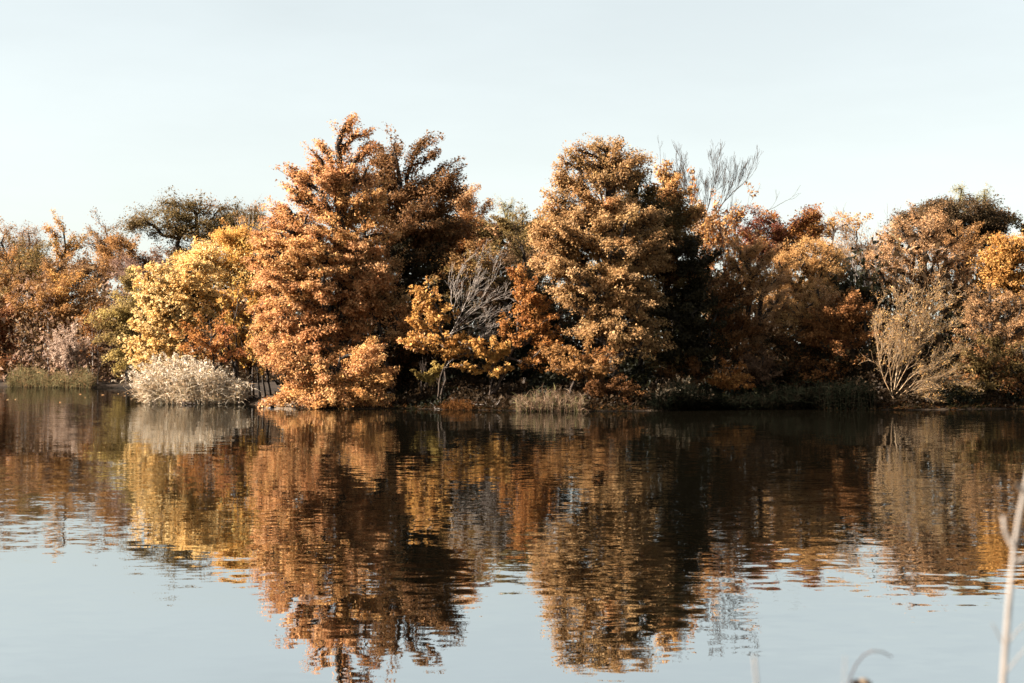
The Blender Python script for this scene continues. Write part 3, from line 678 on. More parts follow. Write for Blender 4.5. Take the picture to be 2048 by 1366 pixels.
# ------------------------------------------------------------------ promontory, front ranks from left to right
tree('yellow_maple', 'bright yellow tree with long sprays reaching left above the silver reeds', 111, 455,
     [(318, 565, 34, 30), (335, 600, 52, 42), (300, 650, 30, 26), (330, 665, 48, 40), (288, 690, 22, 18), (330, 715, 58, 30), (385, 560, 50, 40), (390, 610, 50, 40), (380, 700, 40, 30), (300, 735, 30, 16)],
     P_YELLOW, 140, group='trees on the promontory', warmf=0.0, leaves_per=9, k=0.66, br=13, flat=0.6, elong=(-2.1, -0.4, 1.7), leaf=6.5, up=-0.2, trunk_r=0.16, lean_nodes=[(445, 690), (400, 620)], top=(370, 560), cr=0.24, palette2=P_YELLOW_OR, mix2=0.2)
tree('yellow_maple', 'broad golden yellow crown behind the bright sprays, left of the big oak', 119, 470, [(430, 515, 56, 30), (480, 500, 50, 40), (400, 540, 50, 30), (460, 550, 70, 40), (510, 545, 40, 50), (365, 530, 30, 18)], P_YELLOW_OR * 1.15, 141, spray=0, group='trees on the promontory', warmf=0.0, k=0.50, br=28, palette2=P_YELLOW, mix2=0.5, trunk_r=0.18)
tree('yellow_maple', 'orange yellow upper crown between the far oaks and the big oak', 128, 470, [(465, 480, 36, 22), (495, 470, 34, 22), (440, 495, 30, 16), (520, 490, 26, 26)], P_GOLD, 142, group='trees on the promontory', k=0.36, br=18, gap=0.35, palette2=P_TAN_GOLD, mix2=0.5)
tree('red_maple', 'small coral red maple above the silver reeds, beside the yellow sprays', 107.5, 432, [(405, 690, 42, 24), (440, 670, 34, 30), (420, 650, 30, 24), (450, 705, 34, 22), (380, 672, 24, 20)], P_ORANGE * 1.1, 143, group='trees on the promontory', k=0.22, br=17, gap=0.5, trunk_r=0.07, palette2=P_CORAL * 0.8, mix2=0.4)
tree('orange_maple', 'orange maple glowing behind the slender dark trunks', 113, 500, [(505, 590, 40, 40), (480, 630, 44, 36), (515, 650, 40, 40), (470, 680, 40, 36), (505, 710, 40, 36), (440, 610, 40, 26)], P_YELLOW_OR, 144, group='trees on the promontory', k=0.42, br=22, gap=0.22, palette2=P_ORANGE, mix2=0.5, trunk_r=0.09)
stem_lab = ['crooked pale sided trunk rising from the right of the silver reeds', 'thick dark trunk behind the crooked pale one', 'thin leaning trunk between the silver reeds and the dirt landing', 'straight pale slender trunk at the left end of the dark trunk row',
            'dark trunk second from left in the row behind the landing', 'dark trunk third in the row behind the landing', 'thickest dark trunk at the right end of the row behind the landing']
for i, (pts, r_) in enumerate([([(478, 748), (470, 710), (474, 680), (466, 650), (474, 625), (476, 590)], 0.10), ([(472, 745), (462, 715), (455, 680), (448, 640)], 0.13), ([(495, 765), (488, 700), (482, 680)], 0.07), ([(505, 770), (508, 700), (508, 640), (508, 600)], 0.09),
                              ([(518, 776), (515, 735), (510, 715)], 0.12), ([(528, 776), (524, 740), (526, 700)], 0.12), ([(538, 776), (534, 735), (541, 700)], 0.15)]):
    bare_tree('slender_tree', stem_lab[i], 108 + 0.5 * i, [pts], 340 + i, M_BARK if i in (1, 4, 5, 6) else M_BARK_MID, depth=1, Ln=1.4, r=0.03, stem_r=r_, shoots=6, spread=0.6, base=pts[0][0] + 3, group='slender trunks on the promontory', rmin=0.013, elev_from=0.5,
              palette=P_YELLOW_OR, leaves=260, leaf=6)
# the tall orange oak
tree('oak_tree', 'tallest orange oak with boughs sweeping down to the water', 102, 690,
     [(690, 270, 28, 36), (734, 284, 16, 36), (642, 318, 26, 34), (690, 335, 56, 44), (590, 362, 26, 32), (640, 390, 64, 46), (715, 395, 50, 50), (572, 440, 34, 30), (575, 480, 50, 46), (640, 500, 100, 60), (725, 480, 60, 50),
      (570, 550, 60, 50), (660, 575, 90, 56), (590, 620, 74, 56), (690, 625, 60, 46), (560, 670, 46, 44), (640, 690, 80, 44), (735, 550, 50, 36), (640, 540, 125, 110)],
     P_OAK, 150, group='oaks on the promontory', k=0.48, airy=0.7, br=20, bmul=1.7, twig=0.015, leaf=6.5, trunk_r=0.40, gap=0.38, up=0.25, cr=0.33, top=(684, 250), palette2=P_OAK_GOLD, mix2=0.4, lean_nodes=[(688, 700), (684, 500), (680, 400)])
tree('oak_boughs', 'low orange oak tree draping its boughs onto the water edge', 98.3, 668,
     [(600, 715, 50, 34), (575, 745, 34, 22), (660, 745, 60, 30), (735, 720, 30, 44), (752, 765, 28, 36), (700, 780, 60, 26), (620, 785, 60, 22), (585, 797, 40, 12), (655, 803, 60, 12), (755, 803, 26, 12)],
     P_OAK_GOLD, 151, group='oaks on the promontory', k=0.55, br=22, bmul=1.5, leaf=6.5, trunk_r=0.16, gap=0.22, up=-0.3, cr=0.33, palette2=P_OAK, mix2=0.4, flat=0.7, top=(680, 700))
tree('oak_tree', 'dark brown oak standing behind the tallest orange one on its right', 107.5, 808,
     [(780, 294, 30, 34), (842, 312, 36, 32), (800, 345, 62, 44), (876, 355, 40, 36), (775, 400, 54, 50), (860, 405, 60, 50), (800, 450, 70, 50), (870, 460, 44, 44), (825, 450, 90, 70)],
     P_OAK_DARK * 0.7, 152, group='oaks on the promontory', k=0.46, airy=0.5, br=22, bmul=1.5, leaf=6.5, trunk_r=0.36, gap=0.28, up=0.3, cr=0.33, palette2=P_OAK_DARK * 0.75, mix2=0.4, top=(790, 290))  # brown leaves darkened beyond their own tone to paint shade
tree('oak_tree', 'golden tan low boughs in front of the dark oak, right of the tall trunk', 102, 790, [(730, 545, 50, 26), (770, 545, 34, 24), (760, 590, 40, 30), (795, 620, 40, 26), (720, 600, 30, 40), (810, 660, 40, 30)], P_OAK_TAN, 153, group='oaks on the promontory', k=0.26, br=22, gap=0.35, trunk_r=0.14, palette2=P_OAK, mix2=0.4)
tree('shade_toned_tree', 'added near black tree painting shade into the hollow right of the tall oak trunk', 105.5, 800, [(790, 545, 64, 60), (850, 560, 56, 60), (800, 640, 66, 66), (850, 660, 50, 60), (780, 725, 54, 50), (840, 740, 50, 40)], P_GREEN_SHADE, 149, group='trees on the promontory', k=0.40, br=22, trunk_r=0.2, palette2=P_OAK_DARK * 0.4, mix2=0.35)  # added tree; its leaf colour stands for the hollow's shade
# understory in the middle
tree('young_maple', 'young maple with airy amber leaves on two slim pale trunks', 97.6, 882, [(850, 590, 26, 24), (870, 630, 44, 26), (905, 640, 26, 16), (860, 680, 50, 24), (895, 690, 34, 26), (845, 655, 34, 30), (910, 705, 30, 14)],
     P_GOLD, 154, group='young trees under the oaks', k=0.19, br=15, leaf=8, gap=0.62, trunk_r=0.07, bark=M_BARK_MID, bare_trunk=0.45, lean_nodes=[(890, 720), (884, 650)], top=(862, 590), palette2=P_OAK, mix2=0.3)
tree('young_maple', 'young maple with level boughs of amber leaves reaching right over dark bank', 97.3, 874, [(930, 697, 30, 11), (975, 697, 36, 20), (1000, 705, 24, 14), (990, 737, 30, 18), (935, 733, 30, 8), (960, 735, 26, 9)],
     P_YELLOW_OR, 155, group='young trees under the oaks', k=0.28, br=12, leaf=8, gap=0.5, trunk_r=0.055, bark=M_BARK_MID, up=-0.2, lean_nodes=[(880, 760), (888, 730), (898, 712), (940, 706)], top=(1000, 700), palette2=P_GOLD, mix2=0.5, bare_trunk=0.25)
tree('sapling', 'small yellow green sapling in the shade left of pale trunks', 99, 855, [(858, 752, 20, 12), (872, 740, 14, 12), (845, 758, 14, 10)], P_GREEN_YEL, 156, group='young trees under the oaks', k=0.5, br=11, leaf=6.5, gap=0.3, trunk_r=0.03)
bare_tree('dead_tree', 'silvery white bare branches fanning right in front of dark trees', 99, [[(888, 690), (905, 660), (930, 628), (975, 580), (985, 552)], [(905, 662), (925, 620), (945, 570), (955, 535)], [(915, 650), (960, 612), (1000, 592), (1020, 584)], [(900, 668), (940, 650), (975, 662), (988, 655)], [(910, 640), (900, 590), (920, 545)], [(898, 672), (930, 690), (960, 676)]],
          335, M_BARK_WHITE, depth=3, Ln=1.05, r=0.018, stem_r=0.038, shoots=7, spread=0.55, kids=(2, 3), base=888, rmin=0.009, dirb=(0.35, -0.1, 0.25), trop=(0.4, 0, 0.6), wob=0.13)
tree('orange_maple', 'deep orange maple on leaning grey trunks, right of the silvery branches', 98.2, 985, [(1040, 560, 28, 24), (1050, 590, 34, 26), (1080, 640, 26, 40), (1040, 670, 36, 26), (1090, 685, 30, 34), (1070, 720, 40, 22), (1020, 655, 26, 20), (1060, 620, 30, 30)],
     P_ORANGE, 157, group='young trees under the oaks', k=0.24, br=17, leaf=7, gap=0.6, trunk_r=0.10, bark=M_BARK_MID, lean_nodes=[(1005, 745), (1030, 690)], top=(1045, 560), bare_trunk=0.35, palette2=P_GOLD, mix2=0.3)
bare_tree('slender_tree', 'slim grey trunk standing close beside the leaning maple trunk', 97.4, [[(978, 800), (984, 760), (985, 735)]], 349, M_BARK_MID, depth=1, Ln=1.2, r=0.03, stem_r=0.09, shoots=4, base=978, rmin=0.012, group='slender trunks on the promontory')
bare_tree('slender_tree', 'slim grey trunk in the shade below the dark brown oak', 99.4, [[(842, 800), (843, 760), (845, 730)]], 348, M_BARK_MID, depth=1, Ln=1.2, r=0.03, stem_r=0.09, shoots=5, base=842, rmin=0.012, group='slender trunks on the promontory')
tree('orange_maple', 'low spreading rust orange tree above and right of the cattails', 95.5, 1130, [(1130, 712, 50, 20), (1170, 705, 40, 22), (1200, 722, 34, 18), (1150, 735, 60, 14), (1185, 745, 40, 14)], P_ORANGE_BR * 0.8, 158, group='young trees under the oaks', k=0.30, br=15, leaf=7, gap=0.5, trunk_r=0.10, bark=M_BARK_MID, bare_trunk=0.4, lean_nodes=[(1150, 760)], palette2=P_RUST, mix2=0.4)
tree('shade_toned_shrub', 'brown shrub with painted deep shade right of the cattails', 94.6, 1225, [(1215, 775, 40, 26), (1240, 785, 34, 20), (1195, 770, 24, 20)], P_RUST * 0.45, 159, cat='shrub', group='shrubs along the shaded shore', k=0.4, br=16, gap=0.3, trunk_r=0.04)  # rust lowered: the deep shade is in the leaf colour
# the tan oak
tree('oak_tree', 'second tallest oak, tan and olive, with domed tufted crown right of centre', 97.6, 1225,
     [(1213, 316, 42, 38), (1160, 346, 44, 44), (1250, 350, 42, 44), (1140, 400, 50, 50), (1205, 400, 60, 56), (1115, 455, 46, 44), (1180, 470, 66, 50), (1255, 450, 54, 50), (1130, 520, 56, 44), (1210, 530, 70, 50), (1270, 540, 54, 50),
      (1190, 590, 70, 44), (1250, 610, 60, 44), (1220, 650, 60, 40), (1280, 670, 44, 40), (1255, 700, 44, 34), (1290, 735, 30, 22), (1200, 500, 120, 100)],
     P_OAK_TAN, 160, group='oaks on the promontory', k=0.48, airy=0.6, br=22, bmul=1.5, twig=0.015, leaf=6.5, trunk_r=0.40, gap=0.42, up=0.3, cr=0.33, palette2=P_OAK, mix2=0.25, top=(1215, 300))
tree('spire_tree', 'narrow golden brown spire beside the dark olive evergreens', 102, 1345, [(1334, 350, 20, 24), (1345, 385, 30, 34), (1330, 415, 36, 36), (1370, 430, 34, 40), (1350, 470, 44, 44)], P_TAN_GOLD, 161, group='trees on the promontory', k=0.46, br=18, gap=0.3, palette2=P_OAK_DARK, mix2=0.3, trunk_r=0.16, leaf=7)
tree('spire_tree', 'small golden topped tree below the tall bare branches', 112, 1440, [(1404, 425, 14, 20), (1440, 440, 14, 16), (1420, 460, 34, 30), (1450, 475, 26, 26)], P_TAN_GOLD, 169, group='trees on the promontory', k=0.36, br=14, gap=0.35, trunk_r=0.1)
tree('juniper_tree', 'olive green conical evergreen leaning on the tan oak', 100, 1290, [(1268, 365, 24, 30), (1275, 400, 40, 40), (1290, 450, 50, 50), (1320, 410, 34, 40)], P_OLIVE_DARK, 162, group='dark evergreens on the promontory', k=0.52, br=19, palette2=P_OLIVE, mix2=0.35, elong=(0.0, 0, 1.3), trunk_r=0.18)
tree('juniper_tree', 'tall dark olive evergreen right of the tan oak', 100.5, 1345, [(1320, 450, 40, 50), (1350, 500, 54, 60), (1330, 570, 50, 60), (1370, 580, 50, 60)], P_OLIVE_DARK, 163, group='dark evergreens on the promontory', k=0.50, br=22, palette2=P_OAK_DARK, mix2=0.3, trunk_r=0.2)
tree('juniper_tree', 'green evergreen with near black shade in its leaf colour, low right of the tan oak', 99, 1385, [(1390, 540, 44, 60), (1360, 630, 60, 60), (1400, 650, 56, 60), (1370, 710, 60, 46)], P_GREEN_SHADE, 164, group='dark evergreens on the promontory', k=0.46, br=24, palette2=P_OLIVE_DARK, mix2=0.3, trunk_r=0.2)  # near-black comes from the palette, with shade painted in
bare_tree('twiggy_tree', 'pinkish twiggy tree of upright stems right of the dark evergreens', 110, [[(1425, 640), (1410, 560), (1398, 470), (1392, 430)], [(1430, 640), (1425, 560), (1420, 480), (1425, 450)], [(1440, 640), (1445, 560), (1455, 490), (1470, 460)], [(1435, 650), (1465, 580), (1500, 530)]],
          336, M_TWIG_PINK, depth=2, Ln=2.0, r=0.035, stem_r=0.07, shoots=14, spread=0.32, kids=(2, 3), base=1430, rmin=0.011, dirb=(0.05, 0, 0.5), palette=np.concatenate([P_TAN, P_ORANGE]), leaves=3600, leaf=6)
# right half
tree('rust_maple', 'rust tree darkened with painted shade and flecked with orange leaves beneath the pink twigs', 101, 1440, [(1430, 570, 40, 44), (1460, 620, 44, 50), (1440, 680, 50, 50), (1490, 680, 40, 44)], P_RUST * 0.65, 165, group='trees on the right bank', k=0.36, br=22, gap=0.4, palette2=P_GREEN_SHADE, mix2=0.4, trunk_r=0.1)  # rust palette cut to paint the shade below the twigs
tree('tan_maple', 'pinkish tan tree with tiered boughs, left of the golden dome', 101.5, 1510, [(1495, 520, 48, 36), (1540, 545, 44, 36), (1500, 580, 50, 40), (1545, 600, 44, 40), (1500, 650, 40, 36), (1525, 680, 34, 30), (1470, 545, 34, 34)], P_TAN_PINK, 166, group='trees on the right bank', k=0.55, leaf=4.6, aspect=0.5, br=16, gap=0.2, trunk_r=0.16, palette2=P_ORANGE_BR, mix2=0.3)
tree('tan_maple', 'golden tan domed crown below the dark red one', 106, 1620, [(1632, 508, 52, 32), (1590, 530, 44, 32), (1655, 525, 44, 34), (1610, 560, 66, 40), (1570, 590, 44, 36), (1650, 580, 40, 40)], P_TAN_GOLD, 167, spray=0, group='trees on the right bank', k=0.6, leaf=4.6, aspect=0.5, br=16, gap=0.15, trunk_r=0.16, palette2=P_ORANGE_BR, mix2=0.2)
tree('tan_maple', 'lower golden tan bough mass in front of the domed crown', 101, 1630, [(1635, 600, 40, 34), (1600, 620, 40, 34), (1650, 630, 34, 26), (1580, 640, 30, 30)], P_TAN_GOLD, 168, group='trees on the right bank', k=0.57, leaf=4.6, aspect=0.5, br=15, gap=0.2, trunk_r=0.12, palette2=P_TAN_PINK, mix2=0.3)
tree('juniper_tree', 'small dark green evergreen peeping right of the golden tan boughs', 106, 1715, [(1700, 590, 34, 22), (1728, 600, 24, 20), (1700, 640, 34, 40)], P_GREEN_SHADE, 170, group='dark evergreens on the promontory', k=0.5, br=16, trunk_r=0.12)
tree('rust_maple', 'rust red tree with orange flecks left of the golden willow shrub', 100, 1690, [(1690, 620, 44, 28), (1665, 650, 44, 34), (1715, 650, 34, 40), (1690, 690, 44, 34), (1640, 680, 34, 34)], P_RUST * 0.8, 171, group='trees on the right bank', k=0.46, br=19, gap=0.25, palette2=P_MAROON, mix2=0.4, trunk_r=0.12)
tree('shade_toned_tree', 'brown tree with painted shade under the golden tan boughs, upper of two', 100.5, 1590, [(1590, 680, 44, 40), (1560, 720, 44, 40), (1620, 720, 44, 44), (1600, 760, 50, 34)], P_RUST * 0.35, 172, group='shrubs along the shaded shore', k=0.36, br=22, gap=0.35, palette2=P_GREEN_SHADE, mix2=0.5, trunk_r=0.1)  # rust cut far down, shade under the boughs painted in
tree('shade_toned_tree', 'green brown tree with painted shade between the rust tree and the shore reeds', 99.4, 1690, [(1680, 720, 50, 34), (1720, 730, 34, 40), (1650, 750, 44, 34)], P_GREEN_SHADE, 173, group='shrubs along the shaded shore', k=0.36, br=20, gap=0.3, palette2=P_RUST, mix2=0.3, trunk_r=0.08)  # palette already near black with painted shade
tree('orange_shrub', 'rounded orange shrub in front of the shaded bank reeds', 98.2, 1460, [(1462, 748, 26, 20), (1445, 765, 24, 18), (1475, 768, 24, 18)], P_ORANGE, 174, cat='shrub', group='shrubs along the shaded shore', k=0.5, br=13, gap=0.25, trunk_r=0.035)
tree('shade_toned_shrub', 'brown shrub with shade in its leaf colour, just right of the rounded orange shrub', 99.5, 1530, [(1525, 735, 34, 26), (1510, 765, 34, 22), (1550, 765, 30, 22)], P_BROWN_MAUVE * 0.6, 175, cat='shrub', group='shrubs along the shaded shore', k=0.4, br=16, gap=0.3, trunk_r=0.04)  # mauve brown lowered to paint the shrub's shade
tree('shade_toned_shrub', 'rust shrub with painted shade, left of the rounded orange shrub', 98.6, 1390, [(1400, 745, 36, 24), (1370, 765, 34, 20), (1345, 745, 30, 24)], P_RUST * 0.5, 176, cat='shrub', group='shrubs along the shaded shore', k=0.4, br=16, gap=0.3, palette2=P_GREEN_SHADE, mix2=0.4, trunk_r=0.04)  # rust lowered, shore shade worked into the foliage colour
tree('tan_maple', 'tall pale tan pink tree with visible central trunk, above the willow shrub', 108, 1842, [(1842, 460, 54, 40), (1795, 485, 44, 40), (1890, 490, 50, 44), (1840, 520, 66, 40), (1780, 540, 44, 40), (1900, 550, 50, 40), (1850, 575, 60, 36)], P_TAN_PINK, 177, group='trees on the right bank', k=0.46, leaf=4.6, aspect=0.5, br=16, gap=0.38, trunk_r=0.17, up=0.6, palette2=P_TAN, mix2=0.4)
tree('tan_maple', 'orange tan crown left of the golden round tree', 111, 1930, [(1930, 480, 40, 26), (1915, 515, 40, 34), (1945, 545, 34, 40), (1920, 590, 50, 40)], P_ORANGE_BR, 178, group='trees on the right bank', k=0.51, leaf=4.6, aspect=0.5, br=15, gap=0.2, palette2=P_TAN_PINK, mix2=0.5, trunk_r=0.14)
tree('yellow_maple', 'golden orange round tree at the right frame edge', 105, 2020, [(2005, 505, 42, 36), (2050, 510, 50, 44), (1990, 545, 34, 34), (2040, 570, 56, 36), (2090, 550, 50, 50)], P_GOLD, 179, spray=0, group='trees on the right bank', k=0.60, br=20, palette2=P_YELLOW_OR, mix2=0.3, trunk_r=0.18)
tree('tan_maple', 'mottled tan and brown tree under the golden round tree', 101, 1990, [(1980, 610, 44, 34), (2030, 630, 50, 40), (1955, 650, 44, 40), (2010, 680, 60, 44), (2070, 660, 50, 60)], P_BROWN, 180, group='trees on the right bank', k=0.48, leaf=4.6, aspect=0.5, br=15, gap=0.28, palette2=P_TAN, mix2=0.4, trunk_r=0.14)
tree('shade_toned_tree', 'dark shore tree flecked with yellow at the right edge', 99.3, 1990, [(1970, 710, 54, 34), (2030, 720, 50, 40), (1990, 760, 60, 36), (2050, 770, 50, 30), (1935, 745, 34, 40)], P_OLIVE * 0.55, 181, group='trees on the right bank', k=0.36, br=20, gap=0.4, palette2=P_RUST * 0.7, mix2=0.5, trunk_r=0.1)  # olive and rust lowered to paint shade on the shore edge
# the golden willow shrub
bare_tree('willow_shrub', 'golden willow shrub of pale arching bare stems overhanging the right shore', 96.4,
          [[(1785, 790), (1778, 720), (1790, 640), (1815, 585)], [(1788, 780), (1800, 700), (1840, 640), (1880, 605)], [(1790, 780), (1820, 720), (1860, 670), (1895, 650)], [(1790, 790), (1830, 745), (1880, 722), (1915, 700)],
           [(1785, 795), (1765, 750), (1752, 690), (1750, 640)], [(1795, 795), (1830, 765), (1880, 752), (1912, 770)], [(1795, 795), (1815, 785), (1840, 792), (1850, 797)], [(1788, 780), (1800, 690), (1805, 620)], [(1790, 780), (1815, 690), (1850, 620), (1862, 590)]],
          337, M_TWIG_GOLD, depth=2, Ln=1.35, r=0.012, stem_r=0.034, shoots=18, spread=0.48, kids=(3, 4), cat='shrub', base=1788, rmin=0.0065, dirb=(0.2, -0.05, 0.25), trop=(0.35, 0, 0.6), palette=P_TAN_GOLD, leaves=6500, leaf=2.6, wob=0.18, elev_from=0.22)
bare_tree('twiggy_tree', 'greyish bare limbs crossing the tan trees above the dark green evergreen', 107, [[(1735, 610), (1725, 570), (1745, 545), (1790, 530)], [(1730, 600), (1690, 560), (1660, 550)]], 338, M_BARK_PALE, depth=2, Ln=1.6, r=0.03, stem_r=0.06, shoots=8, spread=0.45, base=1738, rmin=0.010)

# ------------------------------------------------------------------ reeds and shore plants
reeds('silver_reeds', 'large silvery reed clump leaning over the water left of the oak', 108, 285, 490, lambda t: 1.9 + 1.35 * np.sin(np.clip(t * 1.05 + 0.06, 0, 1) * math.pi) ** 0.8 - 0.4 * t, 1250, 400, P_SILVER, depth=3.0, leaves=7, leaf_len=0.80, leaf_w=0.038, plume=0.75,
      plume_pal=1.1 * pal((236, 220, 198), (224, 206, 182), (212, 188, 162)), lean=0.20, wind=(-0.10, -0.10), base_spread=0.45, sag=0.5)
reeds('cattails', 'tawny cattail clump standing in shallow water at the centre of the shore', 93, 1032, 1165, lambda t: 0.65 + 0.55 * np.sin(t * 3.1) ** 0.6, 400, 401, P_REEDBROWN * 0.85, depth=1.6, leaves=4, leaf_len=0.6, leaf_w=0.030, lean=0.16, sag=0.3, rough=0.5)
_lf = lambda X: np.interp(X, _far[:, 0], _far[:, 1]) - 1.2
reeds('shore_reeds', 'green and tan reed strip along the far left shore', 166, -20, 196, lambda t: 1.35 + 0.35 * np.sin(t * 9) + 0.3 * (t < 0.6), 1300, 402, P_REEDLEFT, depth=2.4, leaves=4, leaf_len=0.8, leaf_w=0.05, lean=0.18, front=_lf, stem_r=0.016, rough=0.55, sag=0.5)
reeds('shore_reeds', 'grey green reeds with painted shade on the shaded shore below the rust trees', 92, 1560, 1770, lambda t: 1.3 + 0.8 * t, 850, 403, P_REED_SHADE, depth=2.0, leaves=5, leaf_len=0.75, leaf_w=0.035, lean=0.16, sag=0.5)  # reed palette holds the shore's shade as colour
reeds('shore_reeds', 'green reeds darkened by painted shade, with pale plumes left of the rounded orange shrub', 92.5, 1305, 1440, lambda t: 0.7 + 1.2 * np.sin(t * 3.0), 520, 404, P_REED_SHADE, depth=2.0, leaves=5, leaf_len=0.7, leaf_w=0.035, lean=0.18, sag=0.55, plume=0.12, plume_pal=P_SILVER * 0.12)  # plume silver also cut down as painted shade
reeds('shore_reeds', 'low reeds with painted shade at the water line below the rounded orange shrub', 92.2, 1440, 1560, lambda t: 0.6 + 0.45 * t, 420, 405, P_REED_SHADE, depth=2.0, leaves=5, leaf_len=0.6, leaf_w=0.035, lean=0.18, sag=0.5)  # the shade lies in the reed palette
reeds('dry_stalks', 'low russet stalks at the water line below the pale trunks', 96, 885, 945, lambda t: 0.35 + 0.35 * np.sin(t * 3.1), 150, 406, P_RUST * 0.3, depth=1.2, leaves=4, leaf_len=0.4, leaf_w=0.03, lean=0.25, sag=0.4)
reeds('dry_stalks', 'tiny tuft of broken straw in the water right of the cattails', 92, 1160, 1176, lambda t: 0.28 + 0 * t, 26, 407, P_REEDBROWN, depth=0.5, leaves=2, leaf_len=0.3, leaf_w=0.025, lean=0.6, sag=0.3)

# undergrowth that closes the wood behind the trees
def undergrowth(name, label, D0, D1, x0, x1, zfun, n, seed, palettes, size, along=False):
    rng = np.random.default_rng(seed)
    D = rng.uniform(D0, D1, n); px = rng.uniform(x0, x1, n)
    X = (px - 1024) / FPX * (95 if along else D)
    if along: D = D + np.interp(X, _front[:, 0], _front[:, 1])
    gz = ground_z(X, D)
    P = np.stack([X, D, gz], 1)
    cl = fbm(P * np.array([1, 1, 0]), 0.5, seed)
    hh = zfun(px) * (0.8 + 0.35 * cl)
    if along: hh = hh * (0.16 + 0.84 * np.clip((D - np.interp(X, _front[:, 0], _front[:, 1])) / 4.5, 0, 1))
    P[:, 2] += rng.random(n) ** 1.2 * hh
    P += rng.normal(size=P.shape) * (0.12 if along else 0.3)
    ok = (land(P[:, 0], P[:, 1]) > (0.05 if along else 1.5)) & (P[:, 2] > gz)
    P = P[ok]
    c1, c2 = palettes
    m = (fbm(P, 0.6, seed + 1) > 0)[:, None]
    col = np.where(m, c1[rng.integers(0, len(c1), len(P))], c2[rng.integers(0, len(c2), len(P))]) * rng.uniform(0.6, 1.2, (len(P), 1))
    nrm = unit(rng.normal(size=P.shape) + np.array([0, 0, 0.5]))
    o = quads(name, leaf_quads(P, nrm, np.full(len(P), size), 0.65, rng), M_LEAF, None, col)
    o['kind'] = 'stuff'; o['label'] = label; o['category'] = 'undergrowth'
    return o
undergrowth('woodland_undergrowth', 'brown undergrowth with painted shade filling the wood behind the promontory trees', 104, 134, 570, 2120, lambda px: 8.5 + 1.5 * np.sin(px * 0.011) + 2.0 * np.exp(-((px - 1000) / 200.0) ** 2) + 4.0 * np.exp(-((px - 1580) / 170.0) ** 2), 72000, 500, (P_BROWN * 0.18, P_GREEN_SHADE * 0.7), 0.42)  # leaf tones cut to near black, painting the wood's inner shade
undergrowth('woodland_undergrowth', 'low bushes with painted near black shade on the shaded bank under the trees', 0.1, 11, 780, 2120, lambda px: 1.5 + 0.5 * np.sin(px * 0.03) + 1.4 * (px > 1180), 42000, 502, (P_BROWN * 0.13, P_GREEN_SHADE * 0.6), 0.24, True)  # near-black leaves paint the bank's shade down to the waterline
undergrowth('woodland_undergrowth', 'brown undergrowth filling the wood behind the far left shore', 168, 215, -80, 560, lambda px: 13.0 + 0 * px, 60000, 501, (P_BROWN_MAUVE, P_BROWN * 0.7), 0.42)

def litter(name, label, n, seed, fn, size):
    rng = np.random.default_rng(seed)
    X, Y = fn(rng, n)
    ok = ground_z(X, Y) > 0.03
    X, Y = X[ok], Y[ok]; P = np.stack([X, Y, ground_z(X, Y) + 0.03], 1)
    nrm = unit(rng.normal(size=P.shape) * 0.35 + np.array([0, 0, 1]))
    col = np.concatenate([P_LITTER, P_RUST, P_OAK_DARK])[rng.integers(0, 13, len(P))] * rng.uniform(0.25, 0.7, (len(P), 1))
    o = quads(name, leaf_quads(P, nrm, np.full(len(P), size), 0.7, rng), M_LEAF, None, col)
    o['kind'] = 'stuff'; o['label'] = label; o['category'] = 'leaf litter'
def _lit(rng, n):
    px = rng.uniform(480, 2060, n); X = (px - 1024) / FPX * 98
    return X, np.interp(X, _front[:, 0], _front[:, 1]) + rng.random(n) * 9
litter('leaf_litter', 'fallen brown leaves strewn along the bank', 26000, 510, _lit, 0.16)

# ------------------------------------------------------------------ near bank plants, out of focus
M_NEAR_PALE = bark_material('dry_pale_stem', (128, 117, 108), (158, 147, 138), 14)
M_NEAR_BROWN = bark_material('dry_brown_stem', (60, 34, 26), (104, 80, 66), 18)
def near_tube(name, parent, pts, r0, r1, D, mat, sides=8, n=14):
    P = np.array([W(a, b, D + (c[0] if c else 0)) for a, b, *c in pts])
    seg = np.concatenate([[0], np.cumsum(np.linalg.norm(np.diff(P, axis=0), axis=1))]); tt = np.linspace(0, seg[-1], n)
    # smooth through the points
    Q = np.stack([np.interp(tt, seg, P[:, j]) for j in range(3)], 1)
    for _ in range(2): Q[1:-1] = 0.25 * Q[:-2] + 0.5 * Q[1:-1] + 0.25 * Q[2:]
    r = np.linspace(r0, r1, n)
    return tubes(name, Q[:-1], Q[1:], r[:-1], r[1:], mat, parent, sides)
def on_bank(px, D):
    X = (px - 1024) / FPX * D; z = float(ground_z(X, D)); return X, z, HORIZON + (CAMH - z) / D * FPX
Dn = 2.6
X, z, yb = on_bank(1985, Dn)
t = empty('pale_stem', (X, Dn, z), 'blurred pale dry stem with short side twigs at the lower right edge', 'stem')
near_tube('stalk', t, [(1985, yb), (2003, 1366), (2016, 1240), (2024, 1120), (2034, 1040), (2052, 960), (2075, 880)], 0.0066, 0.0050, Dn, M_NEAR_PALE, n=22)
near_tube('side_twig', t, [(2025, 1092), (2010, 1062), (2007, 1032)], 0.0050, 0.0042, Dn - 0.02, M_NEAR_PALE)
near_tube('side_twig', t, [(2050, 986), (2040, 974), (2032, 968)], 0.0050, 0.0040, Dn - 0.02, M_NEAR_PALE)
near_tube('side_twig', t, [(2028, 1126), (2044, 1120), (2062, 1108)], 0.0046, 0.0035, Dn + 0.02, M_NEAR_PALE)
near_tube('side_twig', t, [(2013, 1290), (2034, 1262), (2060, 1238)], 0.0018, 0.0010, Dn + 0.25, M_NEAR_PALE)
near_tube('side_twig', t, [(2006, 1352), (2030, 1322), (2062, 1282)], 0.0018, 0.0010, Dn + 0.25, M_NEAR_PALE)
